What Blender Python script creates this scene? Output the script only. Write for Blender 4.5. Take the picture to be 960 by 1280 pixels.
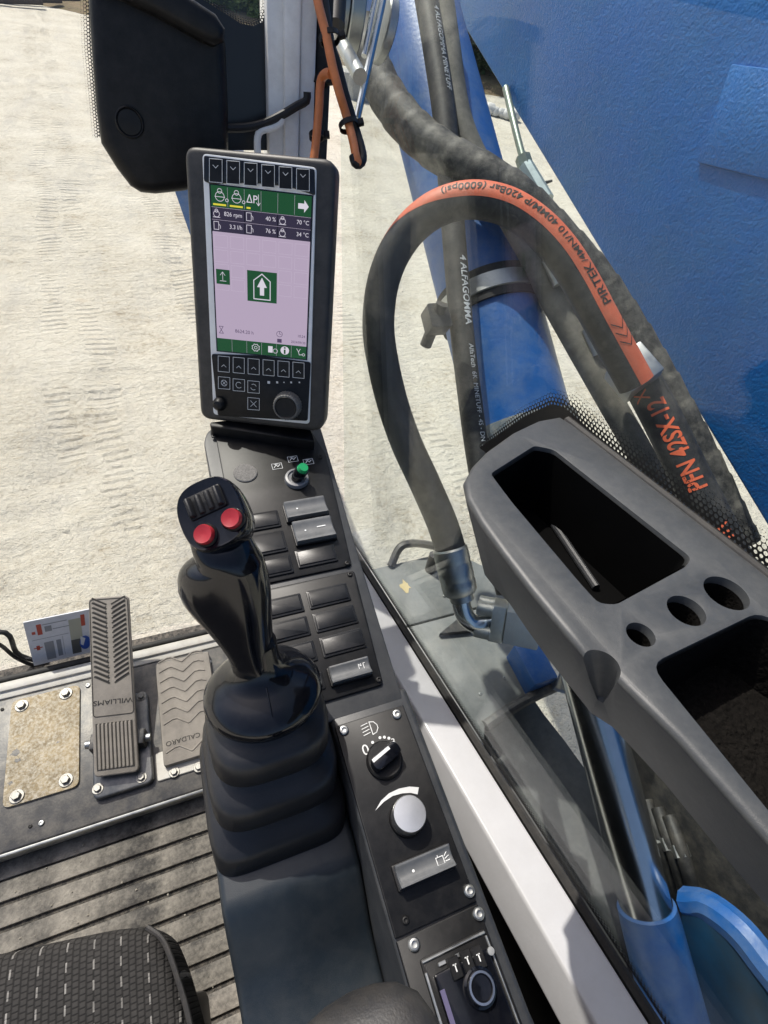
import bpy, bmesh, math, random
from mathutils import Vector as V, Matrix, noise
from math import sin, cos, pi, radians, sqrt, floor
random.seed(7)
for o in list(bpy.data.objects): bpy.data.objects.remove(o)
scene = bpy.context.scene
COL = scene.collection

# ---------------------------------------------------------------- camera (cab axes: X right, Y forward, Z up, cab floor z=0)
FPX = 650.0
CAM = V((0, 0, 1.12))
def _campose():
    c = V((480, 640)); foot = V((622, -71)); vpx = (2400, 285)
    ray = lambda u, v: V((u-480, -(v-640), -FPX))
    up2 = foot-c; L = up2.length; nd = c-up2/L*(FPX*FPX/L)
    vz = -ray(*nd); vz.normalize()
    vx = ray(*vpx).normalized(); vx = (vx-vz*vx.dot(vz)).normalized()
    vy = vz.cross(vx)
    return Matrix((vx, vy, vz))          # world = R @ cam
RC = _campose()
cd = bpy.data.cameras.new('camera'); cam = bpy.data.objects.new('camera', cd); COL.objects.link(cam)
cd.sensor_fit = 'HORIZONTAL'; cd.sensor_width = 36; cd.lens = FPX/960*36
cd.clip_start = 0.01; cd.clip_end = 500
cam.matrix_world = Matrix.Translation(CAM) @ RC.to_4x4()
scene.camera = cam
scene.render.resolution_x = 768; scene.render.resolution_y = 1024

# ---------------------------------------------------------------- sky and sun
SUN_AZ, SUN_EL = radians(-20), radians(55)      # azimuth from +Y towards +X
w = bpy.data.worlds.new('World'); scene.world = w; w.use_nodes = True
nt = w.node_tree; nt.nodes.clear()
sky = nt.nodes.new('ShaderNodeTexSky'); sky.sky_type = 'NISHITA'; sky.sun_disc = False
sky.sun_elevation = SUN_EL; sky.sun_rotation = SUN_AZ; sky.dust_density = 3.5; sky.air_density = .75
bg = nt.nodes.new('ShaderNodeBackground'); bg.inputs[1].default_value = 0.13
wo = nt.nodes.new('ShaderNodeOutputWorld')
nt.links.new(sky.outputs[0], bg.inputs[0]); nt.links.new(bg.outputs[0], wo.inputs[0])
sd = bpy.data.lights.new('sun', 'SUN'); sd.energy = 3.2; sd.angle = radians(0.6); sd.color = (1, .95, .87)
sun = bpy.data.objects.new('sun', sd); COL.objects.link(sun)
sdir = V((sin(SUN_AZ)*cos(SUN_EL), cos(SUN_AZ)*cos(SUN_EL), sin(SUN_EL)))
sun.rotation_euler = sdir.to_track_quat('Z', 'Y').to_euler(); sun.location = sdir*20
vs = scene.view_settings; vs.view_transform = 'Standard'; vs.look = 'None'; vs.exposure = 0.50; vs.gamma = 1
scene.render.engine = 'CYCLES'
scene.cycles.max_bounces = 10; scene.cycles.transparent_max_bounces = 16

# ---------------------------------------------------------------- pixel helpers (photo pixels, 960x1280)
def D(u, v): return (RC @ V((u-480, -(v-640), -FPX)))
def PD(u, v, d): return CAM + D(u, v)*(d/FPX)                       # depth along optical axis
def PZ(u, v, z): d = D(u, v); return CAM + d*((z-CAM.z)/d.z)
def PX(u, v, x): d = D(u, v); return CAM + d*((x-CAM.x)/d.x)
def PY(u, v, y): d = D(u, v); return CAM + d*((y-CAM.y)/d.y)
def depth(p): return -(RC.transposed() @ (V(p)-CAM)).z
class Fr:
    def __init__(s, o, ex, ey):
        s.o = V(o); s.x = V(ex).normalized(); s.z = s.x.cross(V(ey)).normalized(); s.y = s.z.cross(s.x)
    def w(s, a, b, c=0.0): return s.o + s.x*a + s.y*b + s.z*c
    def px(s, u, v, c=0.0):
        d = D(u, v); t = (s.o+s.z*c-CAM).dot(s.z)/d.dot(s.z); q = CAM+d*t-s.o
        return (q.dot(s.x), q.dot(s.y))
    def m(s, a=0, b=0, c=0):
        M = Matrix((s.x, s.y, s.z)).transposed().to_4x4(); M.translation = s.w(a, b, c); return M
    def at(s, a, b, c=0, rot=0):
        return Fr(s.w(a, b, c), s.x*cos(rot)+s.y*sin(rot), -s.x*sin(rot)+s.y*cos(rot))
    def rect(s, pts, c=0.0):
        q = [s.px(u, v, c) for u, v in pts]
        return ((q[0][0]+q[3][0])/2, (q[1][0]+q[2][0])/2, (q[2][1]+q[3][1])/2, (q[0][1]+q[1][1])/2)  # a0,a1,b0,b1 from TL,TR,BR,BL
WORLD = Fr((0, 0, 0), (1, 0, 0), (0, 1, 0))

# ---------------------------------------------------------------- materials
MATS = {}
def ND(nt, t, **k):
    n = nt.nodes.new('ShaderNode'+t)
    for a, b in k.items(): setattr(n, a, b)
    return n
def M(name, col, rough=.5, metal=0., var=.0, vs=30., bump=0., bs=200., dust=None, coat=0., spec=.5, bump2=None, rvar=0.):
    """procedural principled material: var = brightness variation, dust = (colour, amount 0..1, noise scale)"""
    if name in MATS: return MATS[name]
    m = bpy.data.materials.new(name); m.use_nodes = True; t = m.node_tree; L = t.links.new
    p = t.nodes['Principled BSDF']; p.inputs['Roughness'].default_value = rough; p.inputs['Metallic'].default_value = metal
    p.inputs['Specular IOR Level'].default_value = spec; p.inputs['Coat Weight'].default_value = coat; p.inputs['Coat Roughness'].default_value = .08
    tc = ND(t, 'TexCoord'); co = tc.outputs['Object']
    c = (*col, 1); src = None
    if var > 0:
        n = ND(t, 'TexNoise'); n.inputs['Scale'].default_value = vs; n.inputs['Detail'].default_value = 8; n.inputs['Roughness'].default_value = .65
        L(co, n.inputs['Vector']); mr = ND(t, 'MapRange'); mr.inputs[1].default_value = .3; mr.inputs[2].default_value = .7
        mr.inputs[3].default_value = 1-var; mr.inputs[4].default_value = 1+var; L(n.outputs[0], mr.inputs[0])
        mx = ND(t, 'Mix', data_type='RGBA', blend_type='MULTIPLY'); mx.inputs[0].default_value = 1; mx.inputs[6].default_value = c
        L(mr.outputs[0], mx.inputs[7]); src = mx.outputs[2]
        if rvar:
            r2 = ND(t, 'MapRange'); r2.inputs[1].default_value = .3; r2.inputs[2].default_value = .7; r2.inputs[3].default_value = rough-rvar; r2.inputs[4].default_value = rough+rvar
            L(n.outputs[0], r2.inputs[0]); L(r2.outputs[0], p.inputs['Roughness'])
    if dust:
        dc, amt, sc = dust
        n = ND(t, 'TexNoise'); n.inputs['Scale'].default_value = sc; n.inputs['Detail'].default_value = 10; n.inputs['Roughness'].default_value = .75
        L(co, n.inputs['Vector']); mr = ND(t, 'MapRange'); mr.inputs[1].default_value = .42; mr.inputs[2].default_value = .72
        mr.inputs[3].default_value = 0; mr.inputs[4].default_value = amt; L(n.outputs[0], mr.inputs[0])
        mx = ND(t, 'Mix', data_type='RGBA'); mx.inputs[6].default_value = c; mx.inputs[7].default_value = (*dc, 1); L(mr.outputs[0], mx.inputs[0])
        if src: L(src, mx.inputs[6])
        src = mx.outputs[2]
    if src: L(src, p.inputs['Base Color'])
    else: p.inputs['Base Color'].default_value = c
    prev = None
    for sc, st in ([(bs, bump)] if bump else []) + ([bump2] if bump2 else []):
        n = ND(t, 'TexNoise'); n.inputs['Scale'].default_value = sc; n.inputs['Detail'].default_value = 4; L(co, n.inputs['Vector'])
        b = ND(t, 'Bump'); b.inputs['Strength'].default_value = st; b.inputs['Distance'].default_value = 1/sc*.6; L(n.outputs[0], b.inputs['Height'])
        if prev: L(prev, b.inputs['Normal'])
        prev = b.outputs[0]
    if prev: L(prev, p.inputs['Normal'])
    MATS[name] = m; return m
def EM(name, col, st=1.0):
    if name in MATS: return MATS[name]
    m = bpy.data.materials.new(name); m.use_nodes = True; t = m.node_tree; p = t.nodes['Principled BSDF']
    p.inputs['Base Color'].default_value = (.01, .01, .01, 1); p.inputs['Roughness'].default_value = .25
    p.inputs['Emission Color'].default_value = (*col, 1); p.inputs['Emission Strength'].default_value = st
    MATS[name] = m; return m
DUST = (.42, .37, .29)
BLK = M('black_plastic', (.0055, .0056, .0062), .42, var=.3, vs=60, bump=.25, bs=900, dust=((.12, .11, .10), .09, 45), spec=.30)
PANEL = M('panel_plastic', (.0045, .0048, .0054), .40, var=.3, vs=40, bump=.12, bs=1200, dust=((.16, .15, .14), .07, 60), spec=.30)
BLANK = M('blank_plastic', (.0055, .006, .0072), .34, var=.3, vs=50, bump=.15, bs=1100, dust=((.18, .18, .18), .08, 35), spec=.4)
BODY = M('console_body', (.022, .0245, .028), .42, var=.15, vs=30, bump=.3, bs=1400, dust=((.2, .19, .17), .12, 30))
SLATE = M('slate_plastic', (.014, .020, .026), .36, var=.12, vs=25, bump=.3, bs=1500, dust=((.2, .19, .17), .08, 40))
TRAYM = M('tray_plastic', (.046, .049, .051), .45, var=.05, vs=20, bump=.35, bs=1600, dust=((.30, .29, .26), .09, 130))
GLOSS = M('gloss_black', (.0030, .0036, .0060), .12, var=.2, vs=30, rvar=.04, coat=.15, dust=((.2, .2, .2), .025, 90), spec=.38)
RUB = M('black_rubber', (.0065, .0068, .0085), .5, var=.2, vs=40, bump=.2, bs=700, dust=((.14, .13, .12), .06, 50), spec=.4)
SEAL = M('seal_rubber', (.006, .006, .006), .6, var=.2, vs=40, dust=((.2, .17, .13), .12, 60))
RED = M('red_button', (.34, .020, .028), .35, var=.1, vs=60)
GREEN = M('green_cap', (.01, .30, .10), .4)
RAILW = M('white_paint', (.50, .50, .51), .38, var=.05, vs=12, bump=.06, bs=250, dust=((.25, .23, .2), .10, 40), coat=.2)
PILW = M('pillar_paint', (.80, .79, .76), .45, var=.06, vs=14, dust=((.25, .22, .18), .22, 40))
SILLW = M('sill_paint', (.58, .56, .51), .5, var=.12, vs=30, dust=(DUST, .5, 25))
STEEL = M('zinc_steel', (.47, .48, .47), .42, 1., var=.18, vs=60, rvar=.1, dust=((.3, .28, .24), .2, 60))
BRUSH = M('brushed_aluminium', (.80, .81, .80), .28, 1., var=.06, vs=80)
CHROME = M('chrome', (.58, .60, .62), .2, 1., var=.05, vs=30)
DKSTEEL = M('dark_steel', (.05, .05, .052), .40, .2, var=.25, vs=30, bump=.1, bs=300, dust=((.30, .27, .22), .45, 28))
CREAM = M('dusty_cover', (.34, .265, .155), .8, var=.4, vs=30, bump=.6, bs=260, dust=((.72, .67, .56), 1.0, 170))
PEDAL = M('pedal_rubber', (.25, .225, .195), .7, var=.18, vs=40, bump=.3, bs=500, dust=((.36, .32, .27), .5, 35))
PEDALD = M('pedal_shade_print', (.035, .032, .028), .8, var=.2, vs=40)
MAT_ = M('mat_rubber', (.060, .056, .051), .75, var=.5, vs=22, bump=.5, bs=240, dust=((.46, .42, .355), 1.0, 9), bump2=(900, .3))
MATG = M('mat_groove', (.035, .033, .030), .85, var=.5, vs=120, bump=.6, bs=300, dust=((.30, .26, .21), .45, 120))
BLUEB = M('boom_blue', (.003, .125, .42), .40, var=.12, vs=5, bump=.7, bs=210, dust=((.02, .15, .33), .5, 6), bump2=(70, .16), spec=.4)
BLUEC = M('cylinder_blue', (.008, .090, .32), .40, var=.15, vs=9, bump=.12, bs=120, dust=((.17, .23, .31), .5, 14))
HOSE = M('hose_rubber', (.020, .020, .020), .55, var=.25, vs=40, bump=.3, bs=500, dust=((.20, .18, .15), .35, 30))
HOSEG = M('wrapped_hose', (.030, .029, .027), .62, var=.25, vs=50, bump=.3, bs=400, dust=((.26, .24, .20), .75, 30))
HOSED = M('dusty_hose', (.10, .095, .08), .7, var=.2, vs=40, bump=.2, bs=300, dust=((.32, .29, .24), .5, 25))
ORANGE = M('hose_orange', (.62, .12, .05), .55, var=.15, vs=60, dust=((.5, .3, .2), .25, 50))
CABO = M('cable_orange', (.60, .19, .06), .45, var=.12, vs=70)
INK = M('dark_print', (.02, .018, .016), .6)
WHITEP = M('white_print', (.66, .67, .66), .5, var=.2, vs=400)
ORP = M('orange_print', (.70, .13, .05), .55)
DECK = M('deck_steel', (.17, .18, .178), .55, var=.2, vs=9, bump=.15, bs=90, dust=((.34, .33, .30), .55, 12))
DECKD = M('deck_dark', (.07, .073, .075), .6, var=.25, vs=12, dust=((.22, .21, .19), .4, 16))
FLEECE = M('fleece', (.006, .0055, .005), .98, var=.5, vs=300, bump=1.0, bs=420, dust=((.016, .014, .012), .45, 260), spec=.05)
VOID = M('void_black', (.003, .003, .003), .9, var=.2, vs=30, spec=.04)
STUD = M('armrest_vinyl', (.022, .022, .023), .5, var=.15, vs=50, bump=.3, bs=700, dust=((.2, .17, .13), .12, 60))

def mat_fabric():
    m = bpy.data.materials.new('seat_fabric'); m.use_nodes = True; t = m.node_tree; L = t.links.new; p = t.nodes['Principled BSDF']
    tc = ND(t, 'TexCoord'); sp = ND(t, 'SeparateXYZ'); L(tc.outputs['Object'], sp.inputs[0])
    def mth(op, a, b=None):
        n = ND(t, 'Math', operation=op)
        for i, x in enumerate((a, b)):
            if x is None: continue
            if isinstance(x, (int, float)): n.inputs[i].default_value = x
            else: L(x, n.inputs[i])
        return n.outputs[0]
    X, Y = sp.outputs[0], sp.outputs[1]
    cx = mth('MULTIPLY', X, 1/.0058); cy = mth('MULTIPLY', Y, 1/.0046)
    fx = mth('FRACT', cx); ix = mth('FLOOR', cx)
    cy2 = mth('ADD', cy, mth('MULTIPLY', ix, .5)); fy = mth('FRACT', cy2); iy = mth('FLOOR', cy2)
    bx = mth('SUBTRACT', 1., mth('ABSOLUTE', mth('MULTIPLY', mth('SUBTRACT', fx, .5), 2.)))
    by = mth('SUBTRACT', 1., mth('ABSOLUTE', mth('MULTIPLY', mth('SUBTRACT', fy, .5), 2.)))
    h = mth('MULTIPLY', mth('MINIMUM', mth('MULTIPLY', bx, 2.5), 1.), mth('MINIMUM', mth('MULTIPLY', by, 2.5), 1.))
    # dashes: narrow light stitches every third column
    dx = mth('FRACT', mth('MULTIPLY', X, 1/.0225)); dy = mth('FRACT', mth('ADD', mth('MULTIPLY', Y, 1/.0150), mth('MULTIPLY', mth('FLOOR', mth('MULTIPLY', X, 1/.0225)), .37)))
    dash = mth('MULTIPLY', mth('LESS_THAN', mth('ABSOLUTE', mth('SUBTRACT', dx, .5)), .032), mth('LESS_THAN', dy, .48))
    nz = ND(t, 'TexNoise'); nz.inputs['Scale'].default_value = 120; L(tc.outputs['Object'], nz.inputs[0])
    c1 = ND(t, 'Mix', data_type='RGBA'); c1.inputs[6].default_value = (.018, .0175, .017, 1); c1.inputs[7].default_value = (.044, .042, .040, 1); L(mth('MULTIPLY', h, mth('ADD', nz.outputs[0], .3)), c1.inputs[0])
    c2 = ND(t, 'Mix', data_type='RGBA'); L(mth('MULTIPLY', dash, mth('ADD', mth('MULTIPLY', nz.outputs[0], .9), .15)), c2.inputs[0]); L(c1.outputs[2], c2.inputs[6]); c2.inputs[7].default_value = (.30, .29, .27, 1)
    L(c2.outputs[2], p.inputs['Base Color']); p.inputs['Roughness'].default_value = .95; p.inputs['Specular IOR Level'].default_value = .15
    b = ND(t, 'Bump'); b.inputs['Strength'].default_value = .45; b.inputs['Distance'].default_value = .002; L(h, b.inputs['Height']); L(b.outputs[0], p.inputs['Normal'])
    return m
def mat_glass(name, tint=(.93, .96, .95), film=.010):
    m = bpy.data.materials.new(name); m.use_nodes = True; t = m.node_tree; L = t.links.new; t.nodes.clear()
    out = ND(t, 'OutputMaterial'); tr = ND(t, 'BsdfTransparent'); tr.inputs[0].default_value = (*tint, 1)
    gl = ND(t, 'BsdfGlossy'); gl.inputs['Roughness'].default_value = .0
    lw = ND(t, 'LayerWeight'); lw.inputs[0].default_value = .5
    pw = ND(t, 'Math', operation='POWER'); pw.inputs[1].default_value = 5; L(lw.outputs['Facing'], pw.inputs[0])
    ma = ND(t, 'Math', operation='MULTIPLY_ADD'); ma.inputs[1].default_value = .95; ma.inputs[2].default_value = .022; L(pw.outputs[0], ma.inputs[0])
    df = ND(t, 'BsdfDiffuse'); df.inputs[0].default_value = (.55, .54, .5, 1)
    tc = ND(t, 'TexCoord'); n = ND(t, 'TexNoise'); n.inputs['Scale'].default_value = 9; n.inputs['Detail'].default_value = 9; n.inputs['Roughness'].default_value = .7; L(tc.outputs['Object'], n.inputs[0])
    mp = ND(t, 'MapRange'); mp.inputs[1].default_value = .4; mp.inputs[2].default_value = .75; mp.inputs[3].default_value = film*.25; mp.inputs[4].default_value = film*1.6; L(n.outputs[0], mp.inputs[0])
    m1 = ND(t, 'MixShader'); L(mp.outputs[0], m1.inputs[0]); L(tr.outputs[0], m1.inputs[1]); L(df.outputs[0], m1.inputs[2])
    m2 = ND(t, 'MixShader'); L(ma.outputs[0], m2.inputs[0]); L(m1.outputs[0], m2.inputs[1]); L(gl.outputs[0], m2.inputs[2])
    L(m2.outputs[0], out.inputs[0]); return m
def mat_frit(name, cell, r0, r1):
    """printed black ceramic band: clear holes in UV cells (u metres along, v metres across, third = 0..1 in uv layer 'fade')"""
    m = bpy.data.materials.new(name); m.use_nodes = True; t = m.node_tree; L = t.links.new; t.nodes.clear()
    out = ND(t, 'OutputMaterial'); uv = ND(t, 'UVMap', uv_map='uv'); fd = ND(t, 'UVMap', uv_map='fade')
    sp = ND(t, 'SeparateXYZ'); L(uv.outputs[0], sp.inputs[0]); sf = ND(t, 'SeparateXYZ'); L(fd.outputs[0], sf.inputs[0])
    def mth(op, a, b=None):
        n = ND(t, 'Math', operation=op)
        for i, x in enumerate((a, b)):
            if x is None: continue
            if isinstance(x, (int, float)): n.inputs[i].default_value = x
            else: L(x, n.inputs[i])
        return n.outputs[0]
    cv = mth('MULTIPLY', sp.outputs[1], 1/(cell*.866)); iv = mth('FLOOR', cv); fv = mth('SUBTRACT', mth('FRACT', cv), .5)
    cu = mth('ADD', mth('MULTIPLY', sp.outputs[0], 1/cell), mth('MULTIPLY', iv, .5)); fu = mth('SUBTRACT', mth('FRACT', cu), .5)
    d = mth('SQRT', mth('ADD', mth('MULTIPLY', fu, fu), mth('MULTIPLY', mth('MULTIPLY', fv, fv), .75)))
    r = mth('ADD', mth('MULTIPLY', sf.outputs[0], r1-r0), r0)
    hole = mth('LESS_THAN', d, r)
    tr = ND(t, 'BsdfTransparent'); bk = ND(t, 'BsdfPrincipled'); bk.inputs['Base Color'].default_value = (.006, .006, .006, 1); bk.inputs['Roughness'].default_value = .35
    mx = ND(t, 'MixShader'); L(hole, mx.inputs[0]); L(bk.outputs[0], mx.inputs[1]); L(tr.outputs[0], mx.inputs[2]); L(mx.outputs[0], out.inputs[0])
    return m
def mat_ground():
    m = bpy.data.materials.new('sandy_ground'); m.use_nodes = True; t = m.node_tree; L = t.links.new; p = t.nodes['Principled BSDF']
    tc = ND(t, 'TexCoord'); co = tc.outputs['Object']
    def nz(sc, det=8, ro=.65, vec=co):
        n = ND(t, 'TexNoise'); n.inputs['Scale'].default_value = sc; n.inputs['Detail'].default_value = det; n.inputs['Roughness'].default_value = ro; L(vec, n.inputs[0]); return n.outputs[0]
    mp = ND(t, 'Mapping'); mp.inputs['Scale'].default_value = (1, .25, 1); mp.inputs['Rotation'].default_value = (0, 0, radians(65)); L(co, mp.inputs[0])
    r = ND(t, 'ValToRGB'); e = r.color_ramp.elements
    e[0].position = .33; e[0].color = (.37, .31, .22, 1); e[1].position = .64; e[1].color = (.74, .70, .60, 1)
    x = r.color_ramp.elements.new(.46); x.color = (.62, .575, .475, 1)
    a = ND(t, 'Math', operation='MULTIPLY_ADD'); a.inputs[1].default_value = .5; L(nz(1.3, 10), a.inputs[0])
    b = ND(t, 'Math', operation='MULTIPLY'); b.inputs[1].default_value = .5; L(nz(22, 8, .75), b.inputs[0]); L(b.outputs[0], a.inputs[2]); L(a.outputs[0], r.inputs[0])
    g = ND(t, 'MapRange'); g.inputs[1].default_value = .5; g.inputs[2].default_value = .75; g.inputs[4].default_value = .55; L(nz(3.2, 9, .7, mp.outputs[0]), g.inputs[0])
    mx = ND(t, 'Mix', data_type='RGBA'); L(g.outputs[0], mx.inputs[0]); L(r.outputs[0], mx.inputs[6]); mx.inputs[7].default_value = (.44, .42, .385, 1)
    s = ND(t, 'MapRange'); s.inputs[1].default_value = .66; s.inputs[2].default_value = .78; s.inputs[4].default_value = .5; L(nz(2.1, 7), s.inputs[0])
    m2 = ND(t, 'Mix', data_type='RGBA'); L(s.outputs[0], m2.inputs[0]); L(mx.outputs[2], m2.inputs[6]); m2.inputs[7].default_value = (.46, .30, .16, 1)
    L(m2.outputs[2], p.inputs['Base Color']); p.inputs['Roughness'].default_value = .95; p.inputs['Specular IOR Level'].default_value = .1
    prev = None
    def mth(op, a, b=None):
        n = ND(t, 'Math', operation=op)
        for i, x in enumerate((a, b)):
            if x is None: continue
            if isinstance(x, (int, float)): n.inputs[i].default_value = x
            else: L(x, n.inputs[i])
        return n.outputs[0]
    spx = ND(t, 'SeparateXYZ'); L(co, spx.inputs[0]); wob = nz(1.5, 3)
    q0, q1 = PZ(60, 300, GZ), PZ(72, 440, GZ); dv = (q1-q0); dv.z = 0; dv.normalize(); nv = V((-dv.y, dv.x, 0))
    al = mth('ADD', mth('MULTIPLY', spx.outputs[0], dv.x), mth('MULTIPLY', spx.outputs[1], dv.y)); ac_ = mth('SUBTRACT', mth('ADD', mth('MULTIPLY', spx.outputs[0], nv.x), mth('MULTIPLY', spx.outputs[1], nv.y)), nv.dot(q0))
    ac_ = mth('ADD', ac_, mth('MULTIPLY', mth('SUBTRACT', wob, .5), .35))
    tread = None
    hwid = abs(nv.dot(PZ(76, 380, GZ)-PZ(46, 380, GZ)))/2; off2 = nv.dot(PZ(105, 380, GZ)-PZ(61, 380, GZ))
    for of_ in (0., off2, off2*4.2, off2*5.2, -off2*5, off2*9):
        msk = mth('LESS_THAN', mth('ABSOLUTE', mth('SUBTRACT', ac_, of_)), hwid)
        tread = msk if tread is None else mth('MAXIMUM', tread, msk)
    bars = mth('MULTIPLY', tread, mth('SINE', mth('ADD', mth('MULTIPLY', al, 2*pi/.075), mth('MULTIPLY', wob, 9.))))
    bars = mth('MULTIPLY', bars, mth('GREATER_THAN', nz(1.1, 4), .47))
    bp0 = ND(t, 'Bump'); bp0.inputs['Strength'].default_value = .8; bp0.inputs['Distance'].default_value = .011; L(bars, bp0.inputs['Height']); prev = bp0.outputs[0]
    m3 = ND(t, 'Mapping'); m3.inputs['Scale'].default_value = (.35, 1.5, 1); m3.inputs['Rotation'].default_value = (0, 0, radians(-12)); L(co, m3.inputs[0])
    bp1 = ND(t, 'Bump'); bp1.inputs['Strength'].default_value = .55; bp1.inputs['Distance'].default_value = .035; L(nz(13, 4, .6, m3.outputs[0]), bp1.inputs['Height']); L(prev, bp1.inputs['Normal']); prev = bp1.outputs[0]
    for sc, st, dist in ((5, .6, .06), (26, 1.0, .026), (110, 1.0, .011)):
        bp = ND(t, 'Bump'); bp.inputs['Strength'].default_value = st; bp.inputs['Distance'].default_value = dist; L(nz(sc, 5), bp.inputs['Height'])
        if prev: L(prev, bp.inputs['Normal'])
        prev = bp.outputs[0]
    L(prev, p.inputs['Normal']); return m
FABRIC = mat_fabric(); GLASSM = mat_glass('window_glass'); GLASSF = mat_glass('windscreen_glass', (.96, .97, .96), .006)

# ---------------------------------------------------------------- mesh building
def round_poly(pts, r, n=4):
    out = []; N = len(pts)
    for i in range(N):
        p = V(pts[i]).to_2d() if len(pts[i]) > 2 else V(pts[i]); a = V(pts[i-1]); b = V(pts[(i+1) % N])
        rr = r[i] if isinstance(r, (list, tuple)) else r
        da = a-p; db = b-p; rr2 = min(rr, da.length*.45, db.length*.45)
        if rr2 < 1e-6: out.append(tuple(p)); continue
        p0 = p+da.normalized()*rr2; p1 = p+db.normalized()*rr2
        for k in range(n+1):
            t = k/n; out.append(tuple((1-t)**2*p0+2*t*(1-t)*p+t*t*p1))
    return out
def rrect(a0, a1, b0, b1, r, n=4): return round_poly([(a0, b0), (a1, b0), (a1, b1), (a0, b1)], r, n)
def circ(a, b, r, n=32, rb=None): return [(a+r*cos(2*pi*i/n), b+(rb or r)*sin(2*pi*i/n)) for i in range(n)]
class B:
    def __init__(s): s.bm = bmesh.new(); s.mi = 0
    def _merge(s, b2):
        for f in b2.faces: f.material_index = s.mi
        me = bpy.data.meshes.new('t'); b2.to_mesh(me); b2.free(); s.bm.from_mesh(me); bpy.data.meshes.remove(me)
        return s
    def prism(s, fr, pts, c0, c1, bev=0., seg=2, top=None, bevbot=False):
        """extruded outline; top = optional second outline (same count) at c1"""
        b = bmesh.new(); n = len(pts); tp = top or pts
        lo = [b.verts.new(fr.w(p[0], p[1], c0)) for p in pts]; hi = [b.verts.new(fr.w(p[0], p[1], c1)) for p in tp]
        b.faces.new(lo[::-1]); ft = b.faces.new(hi)
        for i in range(n): b.faces.new((lo[i], lo[(i+1) % n], hi[(i+1) % n], hi[i]))
        bmesh.ops.recalc_face_normals(b, faces=b.faces)
        if bev > 0:
            hs = set(hi) | (set(lo) if bevbot else set())
            es = [e for e in b.edges if (e.verts[0] in hs and e.verts[1] in hs)]
            es = [e for e in es if not (e.verts[0] in set(hi)) ^ (e.verts[1] in set(hi))]
            if n <= 8: es += [e for e in b.edges if (e.verts[0] in set(hi)) != (e.verts[1] in set(hi))]
            bmesh.ops.bevel(b, geom=es, offset=bev, segments=seg, affect='EDGES', profile=.5, clamp_overlap=True)
        return s._merge(b)
    def box(s, fr, a0, a1, b0, b1, c0, c1, bev=0., seg=2, rad=0., bevbot=False):
        pts = rrect(a0, a1, b0, b1, rad) if rad else [(a0, b0), (a1, b0), (a1, b1), (a0, b1)]
        return s.prism(fr, pts, c0, c1, bev, seg, bevbot=bevbot)
    def rings(s, rings, cap0=True, cap1=True, closed=True):
        b = bmesh.new(); vs = [[b.verts.new(p) for p in r] for r in rings]; n = len(rings[0])
        for i in range(len(vs)-1):
            for j in range(n if closed else n-1):
                b.faces.new((vs[i][j], vs[i][(j+1) % n], vs[i+1][(j+1) % n], vs[i+1][j]))
        if cap0: b.faces.new(vs[0][::-1])
        if cap1: b.faces.new(vs[-1])
        bmesh.ops.recalc_face_normals(b, faces=b.faces)
        return s._merge(b)
    def lathe(s, fr, prof, n=32, cap0=True, cap1=True):
        return s.rings([[fr.w(r*cos(2*pi*i/n), r*sin(2*pi*i/n), c) for i in range(n)] for r, c in prof], cap0, cap1)
    def flat(s, fr, pts, c=0.):
        b = bmesh.new(); f = b.faces.new([b.verts.new(fr.w(p[0], p[1], c)) for p in pts])
        f.normal_update()
        if f.normal.dot(fr.z) < 0: bmesh.ops.reverse_faces(b, faces=[f])
        return s._merge(b)
    def stroke(s, fr, pts, wd, c=0., closed=False):
        P = [V(p) for p in pts]
        if closed: P = P+[P[0]]
        for i in range(len(P)-1):
            d = P[i+1]-P[i]
            if d.length < 1e-9: continue
            d.normalize(); nn = V((-d.y, d.x))*wd/2; e = d*wd*.35
            s.flat(fr, [P[i]-e-nn, P[i+1]+e-nn, P[i+1]+e+nn, P[i]-e+nn], c+i*1e-6)
        return s
    def raw(s, vs, fs):
        b = bmesh.new(); q = [b.verts.new(v) for v in vs]
        for f in fs:
            try: b.faces.new([q[i] for i in f])
            except ValueError: pass
        return s._merge(b)
    def text(s, fr, txt, size, c=0., align='CENTER', sx=1.0, bold=0.):
        vs, fs = text2d(txt, align, bold)
        return s.raw([fr.w(x*size*sx, y*size, c) for x, y in vs], fs)
_tc = {}
def text2d(txt, align='CENTER', bold=0.):
    k = (txt, align, bold)
    if k in _tc: return _tc[k]
    cu = bpy.data.curves.new('t', 'FONT'); cu.body = txt; cu.align_x = align; cu.align_y = 'CENTER'; cu.resolution_u = 3; cu.size = 1; cu.offset = bold
    ob = bpy.data.objects.new('t', cu); COL.objects.link(ob); dg = bpy.context.evaluated_depsgraph_get(); dg.update()
    me = bpy.data.meshes.new_from_object(ob.evaluated_get(dg))
    r = ([(v.co.x, v.co.y) for v in me.vertices], [tuple(p.vertices) for p in me.polygons])
    bpy.data.objects.remove(ob); bpy.data.curves.remove(cu); bpy.data.meshes.remove(me); _tc[k] = r; return r

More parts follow.
